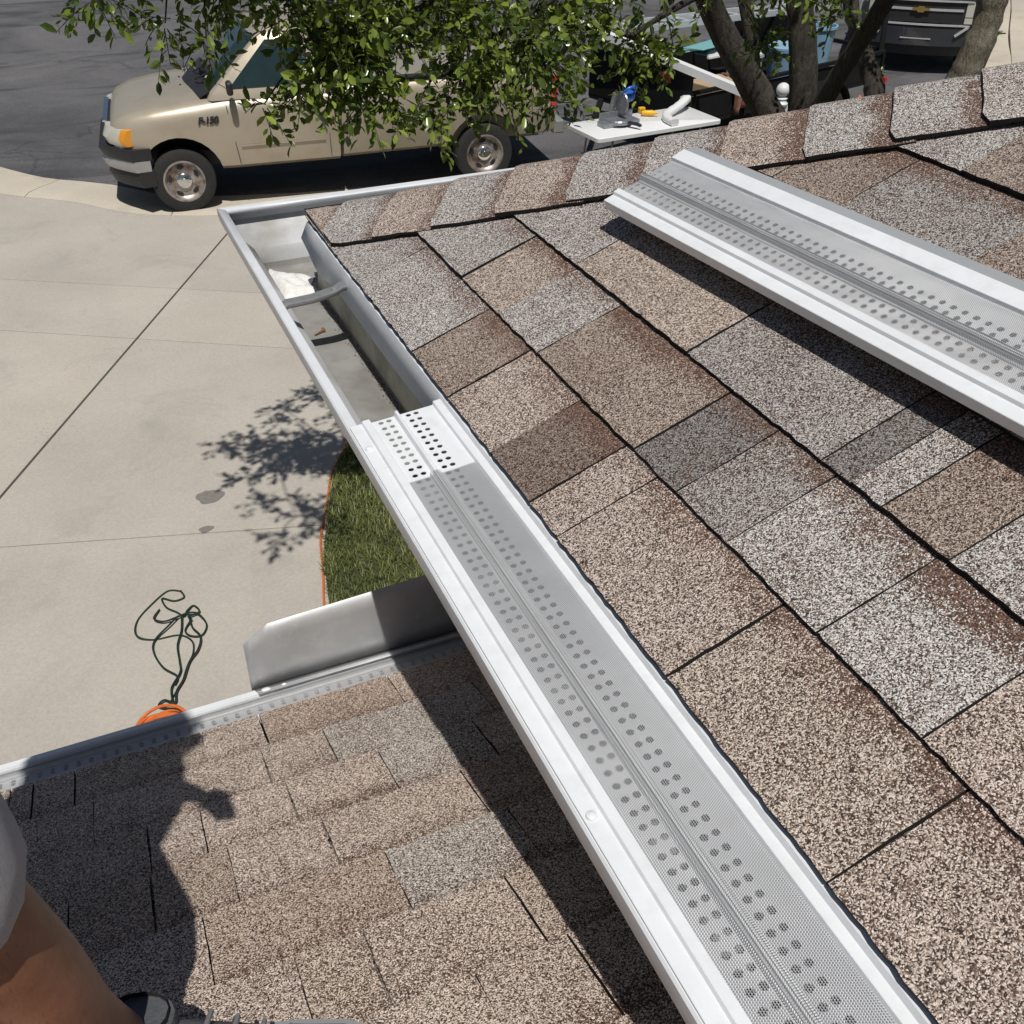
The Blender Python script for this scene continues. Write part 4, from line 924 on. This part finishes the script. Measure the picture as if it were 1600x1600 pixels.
def small_tree(name, label, pts, rad, mat, cl):
    t = thing(name, (pts[0][0], pts[0][1], .05), label, 'tree', 'trees in the front lawn'); p, r2 = bumpy(pts, rad, 5, .1); MB().tube(p, r2, 14).build('trunk', mat, t, smooth=True, ang=80)
    pp, aa, bb_, cc_, t_ = [], [], [], [], []
    for cx, cy, cz, cr, nl in cl:
        for _ in range(nl):
            q = rng.normal(0, 1, 3); q /= np.linalg.norm(q); P0 = np.array([cx, cy, cz]) + q * cr * rng.uniform(.2, 1); ax = rng.normal(0, 1, 3); ax /= np.linalg.norm(ax); nz = rng.normal(0, .6, 3) + np.array([0, 0, .6]); nz -= ax * (nz @ ax); nz /= np.linalg.norm(nz); L = rng.uniform(.035, .06)
            pp.append(P0); aa.append(ax * L); bb_.append(np.cross(nz, ax) * L); cc_.append(nz * L); t_.append(rng.uniform(.1, .7))
    pp, aa, bb_, cc_ = map(np.array, (pp, aa, bb_, cc_))
    Vq = (pp[:, None, :] + base[None, :, 0:1] * aa[:, None, :] + base[None, :, 1:2] * bb_[:, None, :] + base[None, :, 2:3] * cc_[:, None, :]).reshape(-1, 3); o8_ = np.arange(len(pp)) * 8
    raw_mesh('crown', Vq, (o8_[:, None, None] + lquad[None]).reshape(-1, 4), (o8_[:, None, None] + ltri[None]).reshape(-1, 3), np.repeat(np.array(t_), 8), 'oak_leaf', t, 'stuff', pts[-1]); return t
small_tree('young_tree', 'slim mossy trunk standing just right of the multi-stemmed oak', [(5.9, 6.2, -.1), (5.85, 6.28, 1.2), (5.82, 6.33, 2.04), (5.82, 6.47, 2.29), (5.78, 6.63, 2.53), (5.76, 6.78, 2.86), (5.7, 6.8, 4.0)], [.10, .085, .078, .072, .06, .055, .035], 'bark', [(5.7, 6.8, 4.2, .5, 500), (5.9, 6.45, 2.25, .06, 14)])
small_tree('young_tree', 'leaning pale-barked trunk at the far right above the roof hip', [(6.35, 6.25, -.1), (6.42, 6.24, 1.2), (6.50, 6.23, 2.09), (6.54, 6.19, 2.32), (6.57, 6.15, 2.64), (6.57, 6.15, 2.94), (6.6, 6.1, 4.2)], [.15, .13, .118, .112, .105, .10, .05], 'pale_bark', [(6.6, 6.1, 4.4, .6, 600), (6.67, 6.12, 2.55, .04, 8)])

# ------------------------------------------------------------------ work area behind the pickup: table, saw, trailer and its load
TR = R(-6.6)
def Rz(a): return Matrix.Rotation(a, 3, 'Z')
tb = thing('folding_table', (6.55, 10.95, .036), 'white plastic folding table holding the mitre saw', 'table')
def tpt(x, y, z): return Vector((6.55, 10.95, 0)) + Rz(R(4)) @ Vector((x, y, 0)) + Vector((0, 0, z))
m = MB(); hw_, hd_ = .88, .37; cr_ = .05
outl = [(sx * (hw_ - cr_) + cr_ * math.cos(a), sy * (hd_ - cr_) + cr_ * math.sin(a)) for sx, sy, a0_ in ((1, 1, 0), (-1, 1, 90), (-1, -1, 180), (1, -1, 270)) for a in [R(a0_ + k * 22.5) for k in range(5)]]
m.loft([[tpt(x, y, .695) for x, y in outl], [tpt(x, y, .735) for x, y in outl], [tpt(x * .99, y * .98, .742) for x, y in outl]]); m.build('table_top', 'white_plastic', tb, smooth=True, ang=40)
for sx in (-1, 1):
    for sy in (-1, 1): MB().tube([tpt(sx * .62, sy * .28, .70), tpt(sx * .70, sy * .31, .036)], .013, 8).build('leg', 'tool_grey', tb, smooth=True)
    MB().tube([tpt(sx * .66, -.30, .3), tpt(sx * .66, .30, .3)], .010, 8).build('brace', 'tool_grey', tb, smooth=True)
def sw(x, y, z): return tpt(-.36 + x, .02 + y, .742 + z)
saw = thing('mitre_saw', sw(0, 0, 0), 'grey mitre saw with blue handle standing on the white table', 'saw')
m = MB(); m.lathe([(0, 0), (.16, 0), (.165, .03), (.15, .05), (0, .05)], sw(0, 0, .03), (0, 0, 1), 24); m.box(sw(0, 0, .03), (.5, .16, .055), Rz(R(4))); m.build('base', 'tool_grey', saw, bevel=.006)
MB().box(sw(0, .07, .10), (.46, .022, .09), Rz(R(4))).build('fence', 'tool_grey', saw, bevel=.004)
MB().bar(sw(.0, -.05, .06), sw(.10, -.26, .055), .05, .03).build('mitre_arm', 'black_plastic', saw, bevel=.006)
MB().lathe([(0, 0), (.018, 0), (.022, .03), (.014, .05), (0, .05)], sw(.10, -.26, .05), (.4, -.9, 0), 12).build('mitre_knob', 'black_plastic', saw, smooth=True)
MB().bar(sw(-.05, .12, .06), sw(-.03, .05, .36), .06, .05).build('saw_arm', 'tool_grey', saw, bevel=.01)
MB().lathe([(0, -.012), (.125, -.012), (.13, 0), (.125, .012), (0, .012)], sw(.03, .0, .25), (1, .1, 0), 28).build('blade_guard', 'tool_grey', saw, smooth=True)
MB().lathe([(0, 0), (.06, 0), (.065, .02), (.065, .14), (.045, .17), (0, .17)], sw(.05, .03, .29), (1, .25, .1), 18).build('motor', 'tool_blue', saw, smooth=True)
MB().tube(spline([sw(.02, -.02, .36), sw(.08, -.06, .42), sw(.18, -.05, .42), sw(.2, .0, .36)], 4), .018, 8).build('handle', 'tool_blue', saw, smooth=True)
def drill(name, label, c):
    t = thing(name, c, label, 'drill'); c = Vector(c); 
    MB().lathe([(0, 0), (.028, 0), (.034, .03), (.034, .13), (.02, .16), (.012, .2), (0, .2)], c + Vector((0, 0, .035)), (.8, -.5, .05), 14).build('body', 'tool_yellow', t, smooth=True)
    MB().bar(c + Vector((.03, -.02, .03)), c + Vector((.06, .09, .03)), .036, .04).build('grip', 'black_plastic', t, bevel=.008)
    MB().box(c + Vector((.07, .12, .035)), (.08, .06, .07)).build('battery', 'tool_yellow', t, bevel=.01); return t
drill('cordless_drill', 'yellow cordless drill lying behind the saw on the table', tpt(.10, .22, .742))
# white downspout elbow lying on the table
el = MB(); path = spline([tpt(.20, -.34, .785), tpt(.22, -.16, .785), tpt(.33, .0, .79), tpt(.58, .12, .83), tpt(.76, .22, .87), tpt(.80, .32, .84)], 6)
rings = []
for i, p in enumerate(path):
    t = (Vector(path[min(i + 1, len(path) - 1)]) - Vector(path[max(i - 1, 0)])).normalized(); sd_ = t.cross(Vector((0, 0, 1))).normalized(); u_ = sd_.cross(t)
    k_ = 1 + (.06 if i % 3 == 0 else 0); rings.append([Vector(p) + sd_ * (.05 * a * k_) + u_ * (.036 * b_ * k_) for a, b_ in ((-1, -.7), (-.7, -1), (.7, -1), (1, -.7), (1, .7), (.7, 1), (-.7, 1), (-1, .7))])
el.loft(rings); tag(el.build('downspout_elbow', 'white_plastic', smooth=True, ang=60), 'white curved downspout elbow lying on the right end of the table', 'downspout')
# trailer
tl = thing('utility_trailer', (9.3, 12.75, .036), 'black utility trailer loaded with ladder, buckets and tubs', 'trailer')
def rp(x, y, z): return Vector((9.3, 12.75, 0)) + Rz(R(14)) @ Vector((x, y, 0)) + Vector((0, 0, z))
M2 = Rz(R(14))
MB().box(rp(-.225, 0, .52), (3.95, 1.9, .06), M2).build('deck', 'trailer_black', tl)
for sy in (-1, 1):
    MB().box(rp(-.225, sy * .94, .70), (3.95, .03, .30), M2).build('side_panel', 'trailer_black', tl)
    MB().bar(rp(-2.2, sy * .955, .90), rp(1.75, sy * .955, .90), .05, .05).build('top_rail', 'trailer_black', tl, bevel=.006)
    for k in range(5): MB().bar(rp(-2.15 + k * .965, sy * .985, .5), rp(-2.15 + k * .965, sy * .985, .875), .04, .03).build('upright', 'trailer_black', tl)
    w_ = MB(); w_.lathe([(.17, -.09), (.28, -.09), (.31, -.05), (.31, .05), (.28, .09), (.17, .09)], rp(.35, sy * 1.12, .345), M2 @ Vector((0, sy, 0)), 28); w_ = w_.build('wheel', 'tyre_rubber', tl, smooth=True)
    MB().lathe([(0, .02), (.16, .04), (.165, .092), (.12, .07), (.05, .08), (0, .085)], rp(.35, sy * 1.12, .345), M2 @ Vector((0, sy, 0)), 20).build('rim', 'white_plastic', w_, smooth=True)
    f_ = MB(); rr_ = [[rp(.35 + .37 * math.cos(a), sy * y_, .345 + .37 * math.sin(a)) for y_ in (1.0, 1.26)] for a in np.linspace(.15, math.pi - .15, 10)]
    V_ = [p for q in rr_ for p in q]; f_.add(V_, [(i * 2, i * 2 + 1, i * 2 + 3, i * 2 + 2) for i in range(9)]); f_.build('mudguard', 'trailer_black', tl, solid=.006)
MB().box(rp(-2.19, 0, .85), (.03, 1.9, .6), M2).build('front_panel', 'trailer_black', tl)
MB().box(rp(-2.21, -.5, 1.02), (.012, .2, .12), M2).build('warning_label', 'red_lens', tl)
MB().bar(rp(1.73, -.93, .45), rp(1.85, -.80, 1.55), .06, .06).build('ramp_post', 'trailer_black', tl); MB().bar(rp(1.73, .93, .45), rp(1.85, .80, 1.55), .06, .06).build('ramp_post', 'trailer_black', tl)
MB().bar(rp(1.82, -.9, .9), rp(1.82, .9, .9), .05, .05).build('ramp_rail', 'trailer_black', tl)
for sy in (-1, 1): MB().box(rp(1.80, sy * .98, .52), (.06, .14, .08), M2).build('tail_light', 'red_lens', tl, bevel=.01)
MB().bar(rp(-2.2, 0, .5), rp(-3.05, 0, .48), .08, .08).build('drawbar', 'trailer_black', tl)
for sy in (-1, 1): MB().bar(rp(-2.2, sy * .7, .5), rp(-2.9, sy * .05, .49), .07, .07).build('drawbar_arm', 'trailer_black', tl)
# long white gutter length across the trailer
gl = MB(); a_, b_ = Vector((6.75, 13.3, 1.40)), Vector((7.72, 10.35, .99)); dd = (b_ - a_).normalized(); sdv = dd.cross(Vector((0, 0, 1))).normalized(); uu = sdv.cross(dd)
pr = [(-.06, .0), (-.06, .085), (-.045, .085), (-.045, .075)]; pr = [(.06, .09), (.06, 0), (-.03, 0), (-.038, .03), (-.06, .05), (-.062, .085), (-.045, .087)]
V_ = [p + sdv * x - uu * z for p in (a_, b_) for x, z in [(q, w_ - .09) for q, w_ in pr]]; n_ = len(pr)
V_ = [p + sdv * x + uu * (.09 - z) for p in (a_, b_) for x, z in pr]
gl.add(V_, [(j, j + 1, n_ + j + 1, n_ + j) for j in range(n_ - 1)]); tag(gl.build('gutter_length', 'white_plastic', smooth=False, solid=.004), 'long white length of new gutter laid across the black trailer', 'gutter')
# extension ladder on the trailer
ld = thing('extension_ladder', rp(-.2, .8, .95), 'aluminium extension ladder lying along the far side of the trailer', 'ladder')
for k, yy in enumerate((.56, .98)):
    MB().bar(rp(-2.0, yy + .05, 1.36), rp(2.0, yy - .25, 1.30), .035, .085).build('rail', 'ladder_aluminium', ld, bevel=.004)
for k in range(13):
    t = k / 12; x = -1.9 + 3.8 * t; MB().tube([rp(x, .58 - .3 * t + .05, 1.355 - .06 * t), rp(x, .97 - .3 * t + .05, 1.355 - .06 * t)], .016, 8).build('rung', 'ladder_aluminium', ld, smooth=True)
for x in (-1.6, .9): MB().box(rp(x, .65, 1.10), (.05, 1.0, .40), M2).build('rack_post', 'trailer_black', tl)
# tubs, bucket, sheets, boards, cloth
def tub(name, label, cat, c, r0, r1, h, mat, lid=None):
    t = thing(name, c, label, cat, 'containers in the trailer'); m = MB(); m.lathe([(0, 0), (r0, 0), (r0 + (r1 - r0) * .96, h * .94), (r1 + .018, h * .94), (r1 + .018, h), (r1 - .008, h), (r0 - .01, .02), (0, .02)], c, (0, 0, 1), 28); m.build('body', mat, t, smooth=True)
    if lid: MB().lathe([(0, h), (r1 + .022, h), (r1 + .022, h + .03), (r1 * .8, h + .04), (r1 * .78, h + .03), (0, h + .03)], c, (0, 0, 1), 28).build('lid', lid, t, smooth=True)
    return t
tub('round_tub', 'open pale blue plastic tub at the rear end of the trailer', 'tub', rp(1.66, .2, .55), .22, .28, .55, 'tub_blue')
tub('round_tub', 'lidded pale blue tub in the trailer, between the tree stems', 'tub', rp(.60, -.12, .55), .23, .29, .42, 'tub_blue', 'tub_blue')
tub('bucket', 'white open bucket in the middle of the trailer', 'bucket', rp(-.55, -.25, .55), .13, .16, .38, 'white_plastic')
tub('bucket', 'white lidded bucket beside the left tree stem', 'bucket', rp(-.12, -.1, .55), .13, .16, .42, 'white_plastic', 'white_plastic')
for k, (x, y, z, a) in enumerate(((-.75, .35, 1.04, .15), (-.55, .25, 1.10, -.2), (-.3, .4, .98, .4))):
    tag(MB().box(rp(x, y, z), (1.0, .32, .012), Rz(R(10 + 14 * k)) @ Matrix.Rotation(R(-8 + 6 * k), 3, 'X')).build('plastic_sheet', 'teal_sheet', bevel=.002), ['teal plastic sheet, lowest of those stacked under the ladder', 'teal plastic sheet, topmost of those under the ladder', 'teal plastic sheet nearest the white buckets'][k], 'sheet', 'teal sheets in the trailer')
for k in range(5):
    tag(MB().box(rp(-.55 + .08 * k, -.02 + .07 * k, 1.0), (.75, .045, .03), Rz(R(14))).build('white_slat', 'white_plastic', bevel=.004), ['thin white slat nearest the camera beside the teal sheets', 'thin white slat, second from the camera beside the teal sheets', 'middle one of five thin white slats beside the teal sheets', 'thin white slat, second farthest of those beside the teal sheets', 'farthest thin white slat beside the teal sheets'][k], 'slat', 'white slats in the trailer')
crate = MB(); crate.box(rp(-.95, -.25, .66), (.7, .5, .2), M2); tag(crate.build('cardboard_box', 'cardboard', bevel=.01), 'brown cardboard box in the trailer behind the white gutter length', 'box')
cl = MB(); gx, gy = 14, 10; V_ = []
for i in range(gx + 1):
    for j in range(gy + 1):
        u, v = i / gx, j / gy; out_ = min(1, v / .45); drop = max(0, v - .45) / .55
        V_.append(rp(-1.45 + .34 * u * (1 - .35 * drop) + .03 * math.sin(9 * v + 4 * u), -.72 - .28 * out_ - .03 * math.sin(14 * u) * (drop + .1), .95 + .05 * math.sin(5 * u + 1) * (1 - drop) - .42 * drop * (1 - .4 * abs(u - .5))))
cl.add(V_, [(i * (gy + 1) + j, (i + 1) * (gy + 1) + j, (i + 1) * (gy + 1) + j + 1, i * (gy + 1) + j + 1) for i in range(gx) for j in range(gy)])
tag(cl.build('brown_cloth', 'brown_cloth', smooth=True, solid=.006, ang=80), 'crumpled brown cloth hanging over the trailer side', 'cloth')
# orange reflector cone by the trailer wheel
cn = thing('traffic_cone', rp(1.0, -1.2, .036), 'small orange cone beside the trailer wheel', 'cone')
MB().lathe([(.09, .02), (.085, .04), (.03, .40), (.018, .42), (0, .42)], rp(1.0, -1.2, .036), (0, 0, 1), 20).build('cone_body', 'rust_orange', cn, smooth=True)
MB().box(rp(1.0, -1.2, .048), (.24, .24, .024), M2).build('cone_foot', 'rust_orange', cn, bevel=.008)
# white mailbox post with ball finial
mp_ = thing('mailbox_post', (7.83, 10.05, .05), 'white post with ball finial and sloping arm behind the roof hip', 'post')
bp_ = Vector((7.83, 10.05, 0))
MB().box(bp_ + Vector((0, 0, .52)), (.10, .10, .98)).build('post', 'white_plastic', mp_, bevel=.006)
MB().lathe([(0, 0), (.075, 0), (.08, .02), (.06, .035), (.05, .06), (.065, .075), (.045, .09), (.03, .10), (0, .10)], bp_ + Vector((0, 0, 1.01)), (0, 0, 1), 24).build('cap', 'white_plastic', mp_, smooth=True)
MB().lathe([(.012, 0)] + [(.078 * math.sin(a), .078 - .078 * math.cos(a)) for a in np.linspace(.2, math.pi - .05, 12)], bp_ + Vector((0, 0, 1.10)), (0, 0, 1), 24).build('ball_finial', 'white_plastic', mp_, smooth=True)
MB().bar(bp_ + Vector((.05, 0, .98)), bp_ + Vector((.42, -.30, .72)), .07, .07).build('arm', 'white_plastic', mp_, bevel=.006)

# ------------------------------------------------------------------ cords on the driveway
K = 4.1 / 3.98
gpts = [[(.05, 5.05), (-.02, 5.08), (-.12, 5.0), (-.22, 4.88), (-.24, 4.74), (-.16, 4.68), (-.02, 4.66), (.04, 4.58), (.03, 4.48), (-.02, 4.38), (-.06, 4.28), (-.10, 4.22), (-.15, 4.14)],
        [(.05, 5.05), (.06, 4.98), (.0, 4.97), (-.06, 5.02), (-.05, 4.93), (.0, 4.86), (.03, 4.80), (.06, 4.84), (.10, 4.88), (.12, 4.80), (.05, 4.78)],
        [(-.09, 4.92), (-.13, 4.84), (-.08, 4.79), (.0, 4.80), (.06, 4.81), (.11, 4.78), (.14, 4.68), (.10, 4.60), (.04, 4.62), (.02, 4.68), (.07, 4.75)],
        [(.0, 4.80), (-.06, 4.74), (-.15, 4.66), (-.17, 4.56), (-.14, 4.42), (-.08, 4.32), (-.10, 4.26)],
        [(.02, 4.79), (-.0, 4.68), (-.04, 4.56), (-.05, 4.42), (-.06, 4.34), (-.12, 4.24), (-.13, 4.14)],
        [(.06, 4.79), (.06, 4.68), (.09, 4.58), (.06, 4.48), (.0, 4.40), (-.05, 4.28), (-.10, 4.20), (-.12, 4.12), (-.17, 4.16), (-.20, 4.12), (-.1, 4.06)]]
gc = thing('green_cable', (-.05, 4.7, .03), 'tangled dark green cable lying on the concrete driveway', 'cable')
for i, p in enumerate(gpts):
    MB().tube(spline([(x * K, y * K, .034 + .004 * i + .012 * (abs(y - 4.8) < .06)) for x, y in p], 7), .0058, 8).build('strand', 'green_rubber', gc, smooth=True)
oc = thing('coiled_cable', (-.22, 4.0, .03), 'coiled orange extension cable half hidden below the lower gutter', 'cable')
for i in range(9):
    a0_ = random.uniform(0, 6); rx, ry = .14 - .010 * (i % 4) + random.uniform(-.012, .012), .13 - .010 * (i % 4)
    MB().tube([(-.20 * K + .01 * math.sin(i * 2) + rx * math.cos(a), 3.90 * K + .012 * math.cos(i * 3) + ry * math.sin(a), .045 + .011 * i + .012 * math.sin(2 * a + a0_)) for a in np.linspace(0, 2 * math.pi, 40)], .0085, 8, cap=False).build('coil', 'orange_vinyl', oc, smooth=True)

# ------------------------------------------------------------------ person standing at the left, mostly out of frame
person = thing('person', rel(-.2, .66, -1.08), 'person in grey shorts and grey shoes standing on the lower roof', 'person')
def skinned(name, joints, edges, mat, parent, sub=2, root=0):
    me = bpy.data.meshes.new(name); o0 = rel(*joints[0][:3])
    me.from_pydata([rel(*j[:3]) - o0 for j in joints], edges, []); o = link(name, me, parent, o0)
    md = o.modifiers.new('skin', 'SKIN'); md.use_smooth_shade = True
    sv = me.skin_vertices[0].data
    for i, j in enumerate(joints): sv[i].radius = (j[3], j[4] if len(j) > 4 else j[3]); sv[i].use_root = (i == root)
    s_ = o.modifiers.new('sub', 'SUBSURF'); s_.levels = s_.render_levels = sub
    me.materials.append(MAT[mat]); bpy.context.view_layer.update()
    ev = bpy.data.meshes.new_from_object(o.evaluated_get(bpy.context.evaluated_depsgraph_get())); o.modifiers.clear(); o.data = ev
    ev.materials.clear(); ev.materials.append(MAT[mat]); ev.polygons.foreach_set('use_smooth', [True] * len(ev.polygons)); return o
px, py = -.375, .56                                   # trunk axis
J = [(px, py, -.24, .13, .12), (px - .0, py, -.06, .125), (px, py - .01, .12, .14), (px + .01, py - .02, .27, .11), (px + .02, py - .02, .345, .047), (px + .04, py - .03, .415, .068), (px + .05, py - .035, .49, .098), (px + .045, py - .033, .565, .082),   # 0-7 trunk, neck, head
     (-.31, .54, -.31, .085), (-.232, .53, -.50, .072), (-.196, .530, -.665, .056), (-.183, .540, -.76, .057), (-.168, .552, -.87, .046), (-.140, .578, -.985, .036), (-.130, .584, -1.05, .033), # 8-14 right leg
     (px - .09, py + .06, -.31, .085), (-.50, .66, -.5, .075), (-.53, .64, -.70, .056), (-.53, .63, -.83, .055), (-.53, .62, -1.0, .036), (-.52, .62, -1.04, .032),   # 15-20 left leg
     (px + .02, py - .17, .22, .06), (-.33, .24, .02, .046), (-.30, .20, -.10, .040), (-.18, .03, -.07, .034), (-.10, -.05, -.03, .026), (-.05, -.07, -.02, .022),   # 21-26 right arm to the phone
     (px + .03, py + .16, .20, .06), (-.32, .70, .0, .046), (-.285, .66, -.05, .032), (-.215, .585, -.02, .024), (-.185, .56, -.025, .016), (-.172, .55, -.035, .012)]     # 27-32 left arm
Ed = [(0, 1), (1, 2), (2, 3), (3, 4), (4, 5), (5, 6), (6, 7), (0, 8), (8, 9), (9, 10), (10, 11), (11, 12), (12, 13), (13, 14), (0, 15), (15, 16), (16, 17), (17, 18), (18, 19), (19, 20), (3, 21), (21, 22), (22, 23), (23, 24), (24, 25), (25, 26), (3, 27), (27, 28), (28, 29), (29, 30), (30, 31), (31, 32)]
body = skinned('body', J, Ed, 'skin', person)
for base_, dr in (((-.05, -.07, -.02), (.6, -.2, .3)), ((-.174, .552, -.034), (.6, -.45, -.55))):      # fingers
    d0 = Vector(dr).normalized(); sv_ = d0.cross(Vector((0, 0, 1))).normalized()
    for k in range(5):
        b0_ = Vector(base_) + sv_ * (.0065 * (k - 2)); L_ = (.04, .062, .070, .064, .05)[k]; dk = (d0 + sv_ * (.03 * (k - 2)) * (5 if k == 0 else 1)).normalized()
        MB().tube([rel(*b0_), rel(*(b0_ + dk * L_ * .5)), rel(*(b0_ + dk * L_ * .8 + Vector((0, 0, -.012)))), rel(*(b0_ + dk * L_ + Vector((0, 0, -.028))))], [.0085, .008, .007, .004], 8).build('finger', 'skin', body, smooth=True)
skinned('shorts', [(px, py, -.24, .15, .14), (px, py, -.12, .14), (-.31, .54, -.31, .115), (-.238, .53, -.48, .098), (-.204, .530, -.672, .086), (px - .09, py + .06, -.31, .115), (-.50, .66, -.48, .105), (-.53, .64, -.66, .10)], [(0, 1), (0, 2), (2, 3), (3, 4), (0, 5), (5, 6), (6, 7)], 'shorts_cloth', person)
skinned('shirt', [(px, py, -.25, .17), (px, py, .0, .16), (px, py - .01, .14, .175), (px + .012, py - .02, .30, .115), (px + .02, py - .17, .235, .095), (-.35, .28, .06, .072), (px + .03, py + .16, .215, .095), (-.335, .71, .04, .072)], [(0, 1), (1, 2), (2, 3), (3, 4), (4, 5), (3, 6), (6, 7)], 'shirt_cloth', person)
skinned('hair', [(px + .012, py - .02, .50, .088), (px + .025, py - .026, .565, .098), (px + .05, py - .036, .605, .078)], [(0, 1), (1, 2)], 'hair_dark', person)
fd = Vector((.92, -.38, 0)); fs = Vector((.38, .92, 0)); hc = rel(px + .05, py - .035, .49)
MB().loft([[hc + fd * (.080 + a) + fs * (b_ * sx) + Vector((0, 0, z)) for sx in (-1, 0, 1)] for a, b_, z in ((.0, .008, .030), (.016, .012, .0), (.024, .017, -.022), (.004, .012, -.034))], closed=True).build('nose', 'skin', body, smooth=True)
for sx in (-1, 1):
    MB().lathe([(0, -.008), (.009, -.005), (.011, 0), (.009, .004), (0, .007)], hc + fd * .080 + fs * (.032 * sx) + Vector((0, 0, .024)), fd, 14).build('eye', 'sock_black', body, smooth=True)
    MB().lathe([(0, -.012), (.022, -.008), (.030, 0), (.024, .008), (0, .010)], hc + fs * (.092 * sx) - fd * .008, fs * sx, 14).build('ear', 'skin', body, smooth=True)
MB().bar(hc + fd * .084 + fs * .024 + Vector((0, 0, -.052)), hc + fd * .084 - fs * .024 + Vector((0, 0, -.052)), .012, .009).build('mouth', 'brown_cloth', body, bevel=.003)
def shoe(ax, ay, az, dr):
    d0 = Vector((*dr, 0)).normalized(); sv_ = Vector((-d0.y, d0.x, 0)); up_ = N2.copy(); c = rel(ax, ay, az)
    def q(f_, s_, u_): 
        p = c + d0 * f_ + sv_ * s_; zp = H + ZE2 + S2 * (YE2 - p.y) + .012; return Vector((p.x, p.y, zp + u_))
    secs = [(-.085, .026, .055, .075), (-.06, .036, .05, .095), (-.01, .040, .05, .095), (.05, .043, .045, .075), (.10, .048, .04, .055), (.15, .047, .035, .045), (.19, .036, .03, .038), (.205, .018, .026, .03)]
    up_m = MB(); up_m.loft([[q(f_, w * math.cos(a) * (1 if math.sin(a) < .2 else .86), .022 + max(0, math.sin(a)) * (h - .02) + min(0, math.sin(a)) * .004) for a in np.linspace(0, 2 * math.pi, 16, endpoint=False)] for f_, w, z_, h in secs])
    sh = up_m.build('shoe', 'shoe_grey', person, smooth=True, ang=70)
    so = MB(); so.loft([[q(f_, w * 1.08 * sx, zz) for sx, zz in ((1, 0), (1.02, .012), (1, .024), (-1, .024), (-1.02, .012), (-1, 0))] for f_, w, z_, h in secs]); so.build('sole', 'sole_white', sh, smooth=True, ang=50)
    cf = MB(); cf.loft([[q(-.035 + .042 * k_ * math.cos(a), .036 * k_ * math.sin(a), hh) for a in np.linspace(0, 2 * math.pi, 16, endpoint=False)] for k_, hh in ((1.0, .075), (1.02, .092), (.98, .104), (.9, .104))]); cf.build('collar', 'shoe_grey', sh, smooth=True)
    sk = MB(); sk.loft([[q(-.035 + .037 * k_ * math.cos(a), .033 * k_ * math.sin(a), hh) for a in np.linspace(0, 2 * math.pi, 16, endpoint=False)] for k_, hh in ((1.0, .06), (1.0, .100), (.98, .112))], cap=False); sk.build('sock', 'sock_black', sh, smooth=True)
    for k in range(4): MB().tube([q(.03 + .025 * k, -.026, .083 - .010 * k), q(.036 + .025 * k, 0, .092 - .010 * k), q(.03 + .025 * k, .026, .083 - .010 * k)], .0026, 6).build('lace', 'lace_grey', sh, smooth=True)
shoe(-.098, .568, 0, (.88, -.47)); shoe(-.49, .61, 0, (.95, -.3))
